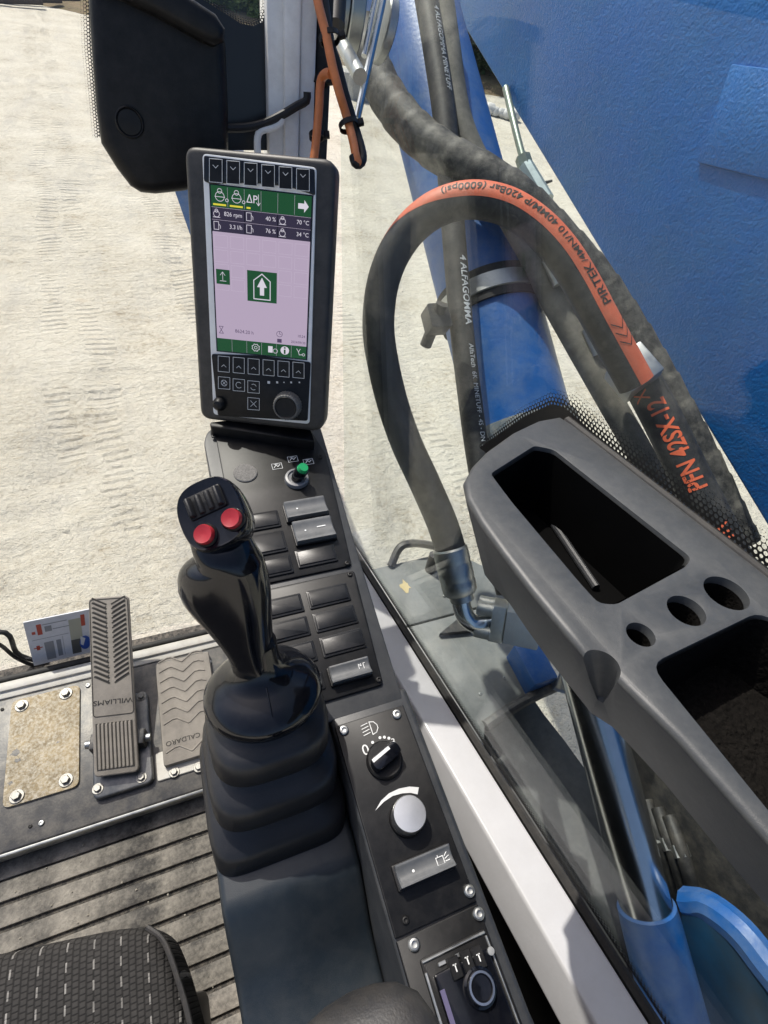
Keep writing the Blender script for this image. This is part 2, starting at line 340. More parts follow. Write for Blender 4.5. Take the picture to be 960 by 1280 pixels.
BASE = {}
def thing(name, label, cat, loc, group=None):
    o = bpy.data.objects.new(name, None); o.empty_display_size = .05; COL.objects.link(o); o.location = loc; BASE[o] = V(loc)
    o['label'] = label; o['category'] = cat
    if group: o['group'] = group
    return o
def mesh_of(b, name, mats, smooth=35, off=V((0, 0, 0))):
    me = bpy.data.meshes.new(name); b.bm.to_mesh(me); b.bm.free()
    me.transform(Matrix.Translation(-off))
    for m in (mats if isinstance(mats, (list, tuple)) else [mats]): me.materials.append(m)
    if smooth:
        me.polygons.foreach_set('use_smooth', [True]*len(me.polygons)); me.set_sharp_from_angle(angle=radians(smooth))
    me.update(); return me
def part(name, b, mat, parent=None, label=None, cat=None, group=None, kind=None, smooth=35, loc=None):
    off = BASE[parent] if parent else V(loc if loc is not None else (0, 0, 0))
    o = bpy.data.objects.new(name, mesh_of(b, name, mat, smooth, off)); COL.objects.link(o); BASE[o] = off
    if parent: o.parent = parent
    else: o.location = off
    for k, v in (('label', label), ('category', cat), ('group', group), ('kind', kind)):
        if v: o[k] = v
    return o
def inst(name, me, fr, parent, a=0, b=0, c=0, rot=0):
    o = bpy.data.objects.new(name, me); COL.objects.link(o)
    o.parent = parent; f = fr.at(a, b, c, rot); o.matrix_local = Matrix.Translation(-BASE[parent]) @ f.m(); BASE[o] = BASE[parent]; return o

class Path:
    def __init__(s, ctrl, step=.006, ref=None):
        P = [V(p) for p in ctrl]; pts = []
        for i in range(len(P)-1):
            p0 = P[i-1] if i else P[0]*2-P[1]; p1, p2 = P[i], P[i+1]; p3 = P[i+2] if i+2 < len(P) else P[-1]*2-P[-2]
            n = max(2, int((p2-p1).length/step))
            for k in range(n):
                t = k/n
                pts.append(.5*((2*p1)+(p2-p0)*t+(2*p0-5*p1+4*p2-p3)*t*t+(3*p1-p0-3*p2+p3)*t**3))
        pts.append(P[-1]); s.p = pts; s.s = [0.]
        for i in range(1, len(pts)): s.s.append(s.s[-1]+(pts[i]-pts[i-1]).length)
        s.len = s.s[-1]; s.T = []; s.N = []; s.Bn = []
        for i in range(len(pts)):
            T = (pts[min(i+1, len(pts)-1)]-pts[max(i-1, 0)]).normalized(); r = (ref if ref is not None else CAM-pts[i])
            N = (r-T*r.dot(T)).normalized(); s.T.append(T); s.N.append(N); s.Bn.append(T.cross(N))
    def at(s, x):
        import bisect
        i = min(max(bisect.bisect_right(s.s, x)-1, 0), len(s.p)-2); t = (x-s.s[i])/(s.s[i+1]-s.s[i])
        L = lambda A: A[i].lerp(A[i+1], t)
        return L(s.p), L(s.T), L(s.N).normalized(), L(s.Bn).normalized()
    def near(s, u, v):      # arc length of the point that projects nearest to a photo pixel
        d = D(u, v).normalized(); return min(zip(s.s, s.p), key=lambda q: (q[1]-CAM-d*(q[1]-CAM).dot(d)).length)[0]
def tube(b, path, r, n=20, caps=True, a0=0., a1=2*pi, s0=None, s1=None):
    R = r if callable(r) else (lambda s: r)
    idx = [i for i in range(len(path.p)) if (s0 is None or path.s[i] >= s0) and (s1 is None or path.s[i] <= s1)]
    full = a1-a0 > 6.28; m = n if full else n+1
    rg = [[path.p[i]+(path.N[i]*cos(a0+(a1-a0)*j/n)+path.Bn[i]*sin(a0+(a1-a0)*j/n))*R(path.s[i]) for j in range(m)] for i in idx]
    b.rings(rg, caps and full, caps and full, full); return b
def tube_text(b, path, r, txt, size, s0, phi, rev=False, up=1, sx=1., bold=0.):
    """lettering wrapped on a tube; s0 = arc length where it starts, phi = angle of its mid line"""
    vs, fs = text2d(txt, 'LEFT', bold); out = []; t2 = bmesh.new(); q = [t2.verts.new((x, y, 0)) for x, y in vs]
    for f in fs:
        try: t2.faces.new([q[i] for i in f])
        except ValueError: pass
    bmesh.ops.triangulate(t2, faces=t2.faces)
    for _ in range(3):
        es = [e for e in t2.edges if e.calc_length() > .14]
        if es: bmesh.ops.subdivide_edges(t2, edges=es, cuts=1); bmesh.ops.triangulate(t2, faces=t2.faces)
    t2.verts.index_update(); vs = [(v.co.x, v.co.y) for v in t2.verts]; fs = [tuple(v.index for v in f.verts) for f in t2.faces]; t2.free()
    for x, y in vs:
        sg = s0 + (-1 if rev else 1)*x*size*sx; P, T, N, Bn = path.at(sg); a = phi+up*y*size/r
        out.append(P+(N*cos(a)+Bn*sin(a))*(r+.0006))
    b.raw(out, fs); return b
def cone(b, p0, p1, r0, r1=None, n=16):
    p0, p1 = V(p0), V(p1); d = p1-p0; t = d.orthogonal(); f = Fr(p0, t, d.cross(t))
    b.lathe(f, [(r0, 0), (r1 if r1 is not None else r0, d.length)], n); return b

# hex bolt with washer, cross/hex socket screw: shared meshes
def bolt_mesh(r, name):
    b = B(); b.lathe(WORLD, [(r*1.55, 0), (r*1.55, r*.22), (r*1.45, r*.3)], 24)
    b.lathe(WORLD, [(r, r*.3), (r, r*.95), (r*.86, r*1.12)], 6); return mesh_of(b, name, M('bolt_steel', (.30, .295, .28), .5, .8, var=.25, vs=300, dust=((.42, .38, .31), .5, 200)), 30)
def screw_mesh(r, name, m):
    b = B(); b.lathe(WORLD, [(r, 0), (r, r*.3), (r*.8, r*.55), (r*.5, r*.6), (r*.48, r*.2), (.0001, r*.15)], 20); return mesh_of(b, name, m, 30)
SCREW_L = screw_mesh(.0045, 'screw', STEEL); SCREW_S = screw_mesh(.0030, 'screw', BLK); BOLT = bolt_mesh(.0075, 'bolt'); BOLT_S = bolt_mesh(.006, 'bolt')

# ================================================================ THE SETTING OUTSIDE
GZ = -1.6
def build_ground():
    xs = []; x = 0.
    def axis(lo, hi, fine):
        out = []; t = lo
        while t < hi:
            out.append(t); t += fine+max(0, abs(t)-7)*.11
        out.append(hi); return out
    X = axis(-120, 120, .075); Y = axis(-40, 160, .075)
    X = [-120, -90, -70, -50, -38, -28, -21, -16, -12] + [-9+.075*i for i in range(241)] + [12, 16, 21, 28, 38, 50, 70, 90, 120]
    Y = [-60, -40, -25, -15, -9, -5, -3] + [-1.5+.075*i for i in range(200)] + [14+.4*i for i in range(30)] + [28, 32, 38, 48, 62, 80, 110, 160]
    vs = []
    for y in Y:
        for x in X:
            h = noise.fractal(V((x*.9, y*.9, 0)), 1, 2, 4)*.025+noise.noise(V((x*6, y*6, 3)))*.008
            for ox, a in ((-.9, .32), (-2.6, .32)):        # two tyre tracks crossing the yard
                d = x-ox-(y-3)*.35
                h -= .03*math.exp(-(d/.22)**2)*(1+.4*sin(y*22))
            vs.append((x, y, GZ+h))
    n = len(X); fs = [(j*n+i, j*n+i+1, (j+1)*n+i+1, (j+1)*n+i) for j in range(len(Y)-1) for i in range(n-1)]
    me = bpy.data.meshes.new('ground'); me.from_pydata(vs, [], fs); me.materials.append(mat_ground())
    me.polygons.foreach_set('use_smooth', [True]*len(me.polygons)); me.update()
    o = bpy.data.objects.new('ground', me); COL.objects.link(o); o['kind'] = 'structure'
    o['label'] = 'pale sandy yard ground with tyre tracks outside the cab'
build_ground()
EARTH = M('dry_earth', (.16, .11, .065), .95, var=.4, vs=3, bump=.8, bs=14, dust=((.20, .19, .07), .7, 5))
def build_bank():
    vs = []; n = 120
    for i in range(n+1):
        t = i/n; x = -16+40*t; y = 25.6-(x+10)*.53
        for j, (d, h) in enumerate(((0, -.03), (.5, .07), (1.4, .16), (3, .22), (7, .25), (16, .3))):
            k = noise.noise(V((x*.8, d*1.3, 1)))
            vs.append((x+d*.47+k*.3, y+d*.88+k*.3, GZ+h+k*.05*(d > 0)))
    b = B(); b.raw(vs, [(i*6+j, i*6+6+j, i*6+7+j, i*6+1+j) for i in range(n) for j in range(5)])
    part('earth_bank', b, EARTH, kind='structure', label='low bank of dry grassy earth at the edge of the yard')
build_bank()
LEAFD = M('dark_leaf', (.025, .05, .018), .6, var=.5, vs=2.5); LEAFL = M('light_leaf', (.15, .20, .05), .6, var=.5, vs=2.5)
BARK = M('bark', (.07, .052, .038), .9, var=.3, vs=20, bump=.5, bs=40)
def tree_meshes(seed, leaf, h, rad, nleaf, sz):
    rnd = random.Random(seed); b = B()
    pts = [V((0, 0, -.1)), V((.06, .03, h*.3)), V((-.05, .05, h*.65)), V((0, 0, h*.95))]
    p = Path(pts, .25, V((1, 0, 0))); tube(b, p, lambda s: .16*(1-s/p.len*.85), 9)
    tips = []
    for k in range(9):
        z = h*(.12+.75*k/9); a = k*2.4; l = rad*(1.0-.45*k/9); q = V((cos(a)*l, sin(a)*l, z+l*.35))
        lp = Path([V((0, 0, z)), V((cos(a)*l*.5, sin(a)*l*.5, z+l*.1)), q], .2, V((.1, .2, 1))); tube(b, lp, lambda s, L=lp: .06*(1-s/L.len*.8), 6); tips += [q, V((cos(a)*l*.55, sin(a)*l*.55, z+l*.12))]
    tr = mesh_of(b, 'trunk', BARK)
    vs, fs = [], []; cl = []
    for _ in range(70):
        t = rnd.choice(tips) if rnd.random() < .6 else V((0, 0, 0))
        if t.length == 0:
            a = rnd.random()*6.28; z = rnd.random(); r = rad*sqrt(rnd.random())*(1-.55*z); t = V((cos(a)*r, sin(a)*r, .1+h*z))
        cl.append((t, rad*(.12+.2*rnd.random())))
    for _ in range(nleaf):
        c, r = rnd.choice(cl); d = V((rnd.gauss(0, 1), rnd.gauss(0, 1), rnd.gauss(0, .8))).normalized()*r*rnd.random()**.4; c2 = c+d
        if c2.z < .03: c2.z = .03+rnd.random()*.2
        u = V((rnd.gauss(0, 1), rnd.gauss(0, 1), rnd.gauss(0, .6))).normalized(); v = u.orthogonal().normalized(); s = sz*(.6+.8*rnd.random()); i = len(vs)
        vs += [c2-u*s, c2+v*s*.45, c2+u*s, c2-v*s*.45]; fs.append((i, i+1, i+2, i+3))
    me = bpy.data.meshes.new('crown'); me.from_pydata(vs, [], fs); me.materials.append(leaf); me.update()
    return tr, me
TV = [tree_meshes(1, LEAFD, 4.6, 1.5, 9000, .085), tree_meshes(2, LEAFL, 3.8, 1.5, 8000, .085), tree_meshes(3, LEAFD, 5.2, 1.7, 9000, .09)]
def tree(name, label, k, x, y, sc, rz, group):
    t = thing(name, label, 'tree', (x, y, GZ+.12), group); t.rotation_euler.z = rz; t.scale = (sc,)*3
    for nm, me in zip(('trunk', 'crown'), TV[k]):
        o = bpy.data.objects.new(nm, me); COL.objects.link(o); o.parent = t
tr_r = [PZ(580, 108, GZ), PZ(603, 113, GZ), PZ(628, 118, GZ), PZ(650, 122, GZ)]
for i, p in enumerate(tr_r):
    tree('evergreen_tree', 'dark evergreen tree beyond the yard, seen between the blue cylinder and the boom', (0, 2)[i % 2], p.x+.8, p.y+1.6+.4*(i % 2), 1.0, i*1.3, 'dark trees beyond the cylinder')
for i, (u, v) in enumerate(((245, 22), (282, 34), (318, 40), (352, 44))):
    p = PZ(u, v, GZ); tree('leafy_tree', 'light green leafy tree beyond the yard, seen above the black wiper cover', 1, p.x+.5, p.y+2.0, 1.05, i*.9, 'light trees beyond the windscreen')
ROCKM = M('white_stone', (.62, .61, .58), .9, var=.2, vs=8, bump=.5, bs=20)
for i in range(7):
    p = PZ(596+i*7.5, 139+i*1.9, GZ); rnd = random.Random(i); b = B(); r = .13+.04*rnd.random()
    bm2 = bmesh.new(); bmesh.ops.create_icosphere(bm2, subdivisions=2, radius=r)
    for v in bm2.verts: v.co *= 1+.35*noise.noise(v.co*9+V((i*3, 0, 0))); v.co.z = v.co.z*.75+r*.6; v.co += p
    b._merge(bm2)
    part('stone', b, ROCKM, label='white stone in the row lining the edge of the yard', cat='stone', group='white stones at the yard edge', loc=p, smooth=60)
# broken timber in the far left of the yard
rnd = random.Random(5)
for i in range(4):
    p = PZ(18+24*i, 9-2*i, GZ); b = B(); a = rnd.random()*1.2-.6; d = V((cos(a), sin(a)*.5, .02))*(.7+.4*rnd.random())
    cone(b, p-d*.7+V((0, 0, .12)), p+d*.7+V((0, 0, .15)), .1, .07, 9)
    part('log', b, BARK, label='brown log lying on the dirt at the far edge of the yard', cat='log', group='logs at the far yard edge', loc=p)
# concrete kerb blocks glimpsed beside the pillar
CONC = M('concrete', (.38, .37, .35), .9, var=.2, vs=6, bump=.3, bs=50)
for i, (u, v) in enumerate(((447, 120), (462, 126))):
    p = PZ(u, v, GZ); b = B(); b.box(Fr(p, (1, -.45, 0), (.45, 1, 0)), -.48, .48, -.2, .2, -.02, .42, .03)
    part('concrete_block', b, CONC, label='grey concrete block on the sand beyond the steel wiper rod', cat='block', group='concrete blocks in the yard', loc=p)

# ---------------------------------------------------------------- machine deck and blue ironwork below the right window
DZ = -.12
deck = thing('side_deck', 'grey dusty steel side deck outside the right window, under the hose fitting', 'deck', (.6, .3, DZ-.03))
b = B(); fr = Fr((0, 0, DZ), (1, 0, 0), (0, 1, 0))
pf = [PZ(462, 712, DZ), PZ(545, 693, DZ), PZ(578, 695, DZ), PZ(650, 728, DZ)]
gy = PZ(540, 775, DZ).y
b.prism(fr, [(.36, gy+.003), (.80, gy+.003), (pf[3].x, pf[3].y), (pf[2].x, pf[2].y), (pf[1].x, pf[1].y), (.36, pf[0].y)], -.03, 0, .004); part('deck_plate', b, DECK, deck)
b = B(); e1 = PZ(606, 908, DZ); e2 = PZ(653, 877, DZ); e3 = PZ(697, 858, DZ)
b.prism(fr, [(.36, -.02), (e1.x, e1.y), (e2.x, e2.y), (e3.x, e3.y), (.84, gy-.003), (.36, gy-.003)], -.028, .003, .004); part('deck_plate', b, DECK, deck)
b = B(); lp = Path([PZ(606, 908, DZ)+V((0, 0, .004)), PZ(640, 886, DZ)+V((0, 0, .01)), PZ(668, 872, DZ)+V((0, 0, .02)), PZ(700, 858, DZ)+V((0, 0, .03)), PZ(712, 845, DZ)+V((0, 0, .04))], .01); tube(b, lp, .014, 10); part('edge_lip', b, DKSTEEL, deck)
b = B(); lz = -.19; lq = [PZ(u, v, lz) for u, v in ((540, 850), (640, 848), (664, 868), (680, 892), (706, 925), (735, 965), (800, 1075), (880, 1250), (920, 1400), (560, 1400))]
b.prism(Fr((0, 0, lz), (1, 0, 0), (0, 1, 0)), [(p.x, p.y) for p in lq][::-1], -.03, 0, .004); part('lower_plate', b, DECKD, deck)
b = B(); lp = Path([PZ(488, 708, DZ)+V((0, 0, .0)), PZ(502, 690, DZ)+V((0, 0, .035)), PZ(540, 690, DZ)+V((0, 0, .03)), PZ(552, 694, DZ)], .01); tube(b, lp, .012, 8); part('grab_lip', b, DKSTEEL, deck)
b = B(); p = PZ(538, 712, DZ); cone(b, p-V((0, 0, .005)), p+V((.004, .01, .06)), .017, .015); part('stop_peg', b, DKSTEEL, deck)
b = B(); q = [PZ(548, 796, DZ), PZ(580, 770, DZ), PZ(588, 792, DZ)]
b.prism(fr, [(v.x, v.y) for v in q][::-1], .003, .02); part('gusset', b, DKSTEEL, deck)
for u, v in ((630, 848), (572, 715), (555, 745), (600, 868), (668, 838)):
    p = PZ(u, v, DZ); inst('screw', SCREW_L, Fr(p+V((0, 0, .002)), (1, 0, 0), (0, 1, 0)), deck)
# little splash of bird-lime like yellow paint on the deck
b = B(); p = PZ(507, 733, DZ); rnd = random.Random(3)
b.flat(fr, [(p.x+cos(k*.52)*.014*(.4+rnd.random()), p.y+sin(k*.52)*.02*(.4+rnd.random())) for k in range(12)], .0015); part('paint_splash', b, M('pale_splash', (.62, .50, .26), .8), deck)
# brackets
b = B(); p = PZ(665, 830, -.05)
b.box(Fr(p, (1, 0, 0), (0, 1, 0)), -.02, .05, -.05, .06, -.12, 0, .006)
part('chassis_bracket', b, BLUEC, label='small blue steel bracket beside the grey deck, under the storage tray', cat='bracket', loc=p-V((0, 0, .12)))
b = B(); lp = Path([PZ(690, 852, -.08), PZ(716, 862, -.1), PZ(722, 878, -.12)], .01); tube(b, lp, .02, 10)
lev = thing('latch_lever', 'small steel latch lever between the grey deck and the chrome rod', 'lever', PZ(700, 860, -.1))
part('lever_arm', b, STEEL, lev); b = B(); cone(b, PZ(700, 858, -.06), PZ(706, 838, -.02), .012, .01); part('lever_tip', b, STEEL, lev)

# ---------------------------------------------------------------- boom
BX = .9
e0 = PX(560, 0, BX); e1 = PX(960, 660, BX); sl = (e1-e0)
def ed(t): p = e0+sl*t; return (p.y, p.z)
boom = thing('boom', 'big blue steel boom with orange peel paint rising beside the cab', 'boom', (BX+.15, .2, .4))
frb = Fr((BX, 0, 0), (0, 1, 0), (0, 0, 1))      # z = +X
b = B(); lo0, lo1 = ed(-.9), ed(1.45)
b.prism(Fr((BX, 0, 0), (0, -1, 0), (0, 0, 1)), [(-lo0[0], lo0[1]), (-lo0[0], lo0[1]+.75), (-ed(.3)[0], ed(.3)[1]+.85), (-lo1[0], lo1[1]+.70), (-lo1[0], lo1[1])][::-1], -.34, 0, .006, 3)
part('boom_box', b, BLUEB, boom)
b = B()                                             # added plate shaped like the pale reflection over the boom side
d0 = PX(884, 92, BX); dq = [PX(u, v, BX-.004) for u, v in ((915, 80), (1010, 92), (1000, 235), (872, 203))]
b.prism(Fr((BX, 0, 0), (0, -1, 0), (0, 0, 1)), [(-p.y, p.z) for p in dq][::-1], -.002, .006, .002, 2); part('reflection_plate', b, BLUEB, boom)
# boom foot / swing post, seen low behind the rod
foot = thing('swing_bracket', 'blue steel swing bracket with a curved flange below the chrome rod', 'bracket', (.75, -.1, -.6))
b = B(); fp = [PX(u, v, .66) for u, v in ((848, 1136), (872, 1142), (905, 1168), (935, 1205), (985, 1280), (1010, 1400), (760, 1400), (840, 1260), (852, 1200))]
b.prism(Fr((.66, 0, 0), (0, -1, 0), (0, 0, 1)), [(-p.y, p.z) for p in fp][::-1], -.05, 0, .008, 2); part('flange_plate', b, M('shaded_blue', (.006, .040, .085), .35, var=.3, vs=14, dust=((.03, .03, .03), .5, 18)), foot)  # shade on the flange face is put into this darker blue
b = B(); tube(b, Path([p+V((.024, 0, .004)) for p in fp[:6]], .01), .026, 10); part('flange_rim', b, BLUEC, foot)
b = B(); b.box(Fr((.70, 0, 0), (0, 1, 0), (0, 0, 1)), -.75, -.22, -1.0, -.33, 0, .4, .01); part('swing_post', b, BLUEC, foot)
MX = .78
mh = thing('valve_housing', 'dark oily valve housing behind the chrome rod, half hidden by the tray', 'housing', PX(880, 1150, MX)-V((0, 0, .3)))
b = B(); mq = [PX(u, v, MX) for u, v in ((770, 880), (850, 890), (1010, 1050), (1080, 1330), (905, 1330), (850, 1150), (812, 1045))]
b.prism(Fr((MX, 0, 0), (0, -1, 0), (0, 0, 1)), [(-p.y, p.z) for p in mq][::-1], -.32, 0, .01, 2); part('housing', b, DKSTEEL, mh)
for k in range(3):
    b = B(); tube(b, Path([PX(808+14*k, 1000+10*k, MX-.03), PX(828+14*k, 1060+8*k, MX-.05), PX(846+12*k, 1120+4*k, MX-.03), PX(850+12*k, 1160, MX+.02)], .01), .013, 12); part('control_hose', b, HOSE, mh)
    b = B(); cone(b, PX(820+14*k, 1038+9*k, MX-.045), PX(826+14*k, 1054+9*k, MX-.05), .0155, .0155, 6); part('hose_nut', b, STEEL, mh)

# ---------------------------------------------------------------- hydraulic cylinder
CX = .62
ca = PX(564, 200, CX); cb = PX(775, 1007, CX); cdir = (cb-ca).normalized()
cyl = thing('hydraulic_cylinder', 'blue hydraulic cylinder with a chrome rod running down beside the right window', 'cylinder', cb+cdir*.3)
ct = Fr(ca, (1, 0, 0), cdir.cross(V((1, 0, 0)))); ct = Fr(ca, V((1, 0, 0)), cdir.cross(V((1, 0, 0))))
if ct.z.dot(cdir) < 0: ct = Fr(ca, (1, 0, 0), -cdir.cross(V((1, 0, 0))))
def cs(u, v): return (PX(u, v, CX)-ca).dot(ct.z)
gl = cs(668, 590)
b = B(); b.lathe(ct, [(.100, -.85), (.100, gl-.10)], 64); part('barrel', b, BLUEC, cyl)
b = B(); b.lathe(ct, [(.100, gl-.10), (.108, gl-.098), (.110, gl-.09), (.110, gl-.03), (.106, gl-.025), (.106, gl), (.09, gl+.004)], 64); part('gland', b, M('gland_dusty', (.07, .10, .13), .55, var=.3, vs=20, dust=(DUST, .6, 22)), cyl)
rl = cs(800, 1125)
b = B(); b.lathe(ct, [(.046, gl-.02), (.046, rl+.02)], 48); part('rod', b, CHROME, cyl)
b = B(); b.lathe(ct, [(.046, rl), (.0505, rl+.003), (.052, rl+.03), (.056, rl+.30), (.05, rl+.34)], 48)
ey = ct.w(0, 0, rl+.36); b.lathe(Fr(ey-V((.07, 0, 0)), (0, 1, 0), (0, 0, 1)), [(.10, 0), (.105, .005), (.105, .135), (.10, .14)], 40)
part('rod_eye', b, BLUEC, cyl)
# clamp bands
def clamp(v0, wd, nm):
    sc = cs(*v0); b = B(); r = .1015
    b.lathe(ct, [(r, sc-wd*.72), (r+.004, sc-wd*.70), (r+.004, sc+wd*.70), (r, sc+wd*.72)], 64, False, False); c1 = part('clamp_strap', b, RUB, cyl)
    b = B(); b.lathe(ct, [(r+.0045, sc-wd*.36), (r+.008, sc-wd*.33), (r+.008, sc+wd*.33), (r+.0045, sc+wd*.36)], 64, False, False); part('steel_band', b, STEEL, c1)
    return sc
sc = clamp((612, 382), .045, 'a')
b = B(); q = PD(545, 400, .93); b.box(Fr(q, (1, 0, 0), ct.z), -.02, .02, -.022, .022, -.018, .018, .004); cone(b, q-V((.01, 0, .05)), q+V((.005, 0, .03)), .011); cone(b, q+V((-.005, .02, -.01)), PD(562, 392, 1.0), .009)
part('clamp_bolt', b, DKSTEEL, cyl)
b = B(); q = PD(678, 380, 1.02); b.box(Fr(q, (1, 0, 0), ct.z), -.012, .014, -.02, .02, -.02, .012, .003); part('clamp_lug', b, STEEL, cyl)

# ---------------------------------------------------------------- hoses
def pxpath(pts, step=.006): return Path([PD(u, v, d) for u, v, d in pts], step)
# 1 loop hose with orange print stripe
HR = .0265
loop = pxpath([(567, 700, .89), (553, 655, .89), (531, 604, .885), (508, 554, .88), (491, 505, .875), (479, 455, .865), (473, 410, .86), (477, 362, .855), (490, 322, .845), (513, 287, .83), (546, 261, .81), (586, 250, .795), (630, 257, .785), (668, 280, .78), (700, 313, .78), (726, 353, .785), (750, 398, .79), (773, 440, .80), (795, 480, .81)])
hz = thing('loop_hose', 'black hydraulic hose with an orange stripe looping up from an elbow fitting', 'hose', PD(590, 775, .9))
b = B(); tube(b, loop, HR, 28); part('hose', b, HOSE, hz)
s_on = loop.near(503, 300)
N = len(loop.p)
def stripe():
    b = B(); rg = []
    for i in range(N):
        s = loop.s[i]
        if s < s_on-.10: continue
        k = min(1, max(0, (s-s_on+.10)/.22)); k = k*k*(3-2*k)
        a0, a1 = radians(-78)+(1-k)*radians(-40), radians(-78)+k*radians(66)-(1-k)*radians(35)
        if a1 <= a0+.02: continue
        rg.append([loop.p[i]+(loop.N[i]*cos(a0+(a1-a0)*j/10)+loop.Bn[i]*sin(a0+(a1-a0)*j/10))*(HR+.0004) for j in range(11)])
    b.rings(rg, False, False, False); return b
STRIPE_SIGN = 1
part('orange_stripe', stripe(), ORANGE, hz)
b = B(); tx = [("PIRTEK", .021, (757, 380)), ("/4MN/10 40MM/P 420Bar (6000psi)", .0165, (728, 334))]
for t, sz, at in tx: part('printed_lettering', tube_text(B(), loop, HR+.0004, t, sz, loop.near(*at), radians(-46), True, 1, 1., .012), INK, hz)
s1 = loop.near(768, 412)
for k in range(3):
    P = []
    for q in range(2):
        for jj in range(7):
            x = jj/6; sgn = abs(x-.5)*.026; p_, T, Nn, Bb = loop.at(s1+k*.014-sgn+q*.0022); a = radians(-74)+x*radians(56); P.append(p_+(Nn*cos(a)+Bb*sin(a))*(HR+.001))
    b = B(); b.raw(P, [(j, j+1, j+8, j+7) for j in range(6)]); part('printed_chevron', b, INK, hz)
f0 = PD(562, 684, .89); f1 = PD(576, 742, .90); b = B()
dd = (f1-f0); tt = dd.orthogonal(); ff = Fr(f0, tt, dd.cross(tt)); L_ = dd.length
b.lathe(ff, [(.027, 0), (.030, .003), (.0305, L_*.3), (.0295, L_*.34), (.0305, L_*.38), (.0305, L_*.66), (.0295, L_*.7), (.0305, L_*.74), (.030, L_-.006), (.026, L_), (.021, L_+.001), (.021, L_+.012)], 32); part('crimp_ferrule', b, STEEL, hz)
b = B(); el = pxpath([(576, 742, .90), (577, 756, .905), (582, 770, .91), (592, 779, .915), (606, 779, .915), (618, 777, .91)], .004); tube(b, el, .0165, 20); part('elbow_pipe', b, CHROME, hz)
b = B(); fq = PD(624, 775, .915); fx = (PD(640, 772, .90)-PD(600, 780, .93)).normalized(); fe = Fr(fq, RC @ V((0, 1, 0)), fx.cross(RC @ V((0, 1, 0))))
fl = Fr(fq, RC @ V((.1, 1, .2)), RC @ V((-.3, -.1, 1)))
ZINC = M('zinc_plate', (.56, .57, .54), .42, .7, var=.15, vs=60, dust=((.4, .38, .33), .3, 50))
b.box(fl, -.034, .034, -.022, .026, -.012, .012, .005, 2); part('flange_block', b, ZINC, hz)
for a_, b_ in ((-.021, .017), (.021, .017), (-.021, -.014), (.021, -.014)):
    b = B(); b.lathe(fl.at(a_, b_, -.040), [(.007, .004), (.0075, 0), (.0115, .001), (.0120, .003), (.0120, .026), (.0135, .0265), (.0135, .029)], 20); part('flange_bolt', b, ZINC, hz)
b = B(); b.box(fl, -.03, .03, -.03, .03, .012, .07, .004); part('valve_body', b, M('pale_casting', (.34, .38, .40), .5, var=.15, vs=20, dust=(DUST, .3, 30)), hz)

# 2 thick wrapped hose
wp = pxpath([(455, 40, 1.02), (468, 88, 1.0), (490, 130, .98), (520, 166, .96), (560, 196, .94), (605, 220, .93), (650, 250, .93), (700, 300, .95), (745, 352, .97), (790, 420, .98), (835, 498, .98), (880, 585, .98), (925, 680, .98)])
b = B(); tube(b, wp, lambda s: .036*(1-.07*((s/.052) % 1)), 24)
part('wrapped_hose', b, HOSEG, label='thick dusty grey hydraulic hose in a spiral wrap crossing the blue cylinder', cat='hose', loc=PD(800, 440, .98))
# 3 hose along the cylinder with white lettering
ap = pxpath([(528, -30, .96), (543, 60, .955), (556, 150, .95), (563, 240, .95), (570, 330, .95), (577, 410, .945), (587, 495, .94), (599, 580, .935), (615, 660, .93), (635, 740, .93)])
ah = thing('alongside_hose', 'black hydraulic hose with white lettering lying along the blue cylinder', 'hose', PD(599, 580, .935))
b = B(); tube(b, ap, .0215, 24); part('hose', b, HOSE, ah)
b = B(); part("printed_lettering", tube_text(B(), ap, .0215, "4 ALFAGOMMA MINETUFF", .015, ap.near(541, 20), radians(-44), False, -1, .9), WHITEP, ah)
tube_text(b, ap, .0215, "4 ALFAGOMMA", .0195, ap.near(570, 325), radians(-38), False, -1, .95, .015)
part("printed_lettering", b, WHITEP, ah); b = B(); tube_text(b, ap, .0215, "AlfaTech  6K  MINETUFF - 4S - DN 1", .0140, ap.near(578, 436), radians(-38), False, -1, .86)
part('printed_lettering', b, WHITEP, ah)
# second dark pipe hose beside it, upper part
bp = pxpath([(548, -30, .99), (560, 60, .985), (572, 140, .98), (590, 190, .975), (612, 225, .97), (640, 275, .97), (668, 325, .98), (690, 372, .985), (722, 430, .985), (762, 500, .98), (805, 575, .98), (850, 660, .98)])
b = B(); tube(b, bp, .0235, 24)
part('dusty_hose', b, HOSED, label='dusty brown grey hydraulic hose running behind the orange striped hose', cat='hose', loc=PD(762, 500, .98))
# 4 sleeve hose with orange lettering
sp = pxpath([(790, 455, .90), (815, 500, .89), (838, 545, .88), (865, 600, .87), (893, 655, .86), (930, 730, .85), (985, 840, .84)])
sh = thing('sleeved_hose', 'black sleeved hose with orange lettering behind the dotted window edge', 'hose', PD(865, 600, .87))
b = B(); tube(b, sp, .031, 26); part('hose', b, HOSE, sh)
b = B(); tube_text(b, sp, .031, "PFN 42SX-12", .040, sp.near(873, 612), radians(-8), True, 1, .74, .022)
part('printed_lettering', b, ORP, sh); b = B(); tube_text(b, sp, .031, "X", .034, sp.near(819, 497), radians(20), True, 1, .8)
part('printed_mark', b, ORP, sh); b = B(); tube_text(b, sp, .031, "PIR", .046, sp.near(912, 688), radians(-8), True, 1, .8)
part('printed_lettering', b, ORP, sh)
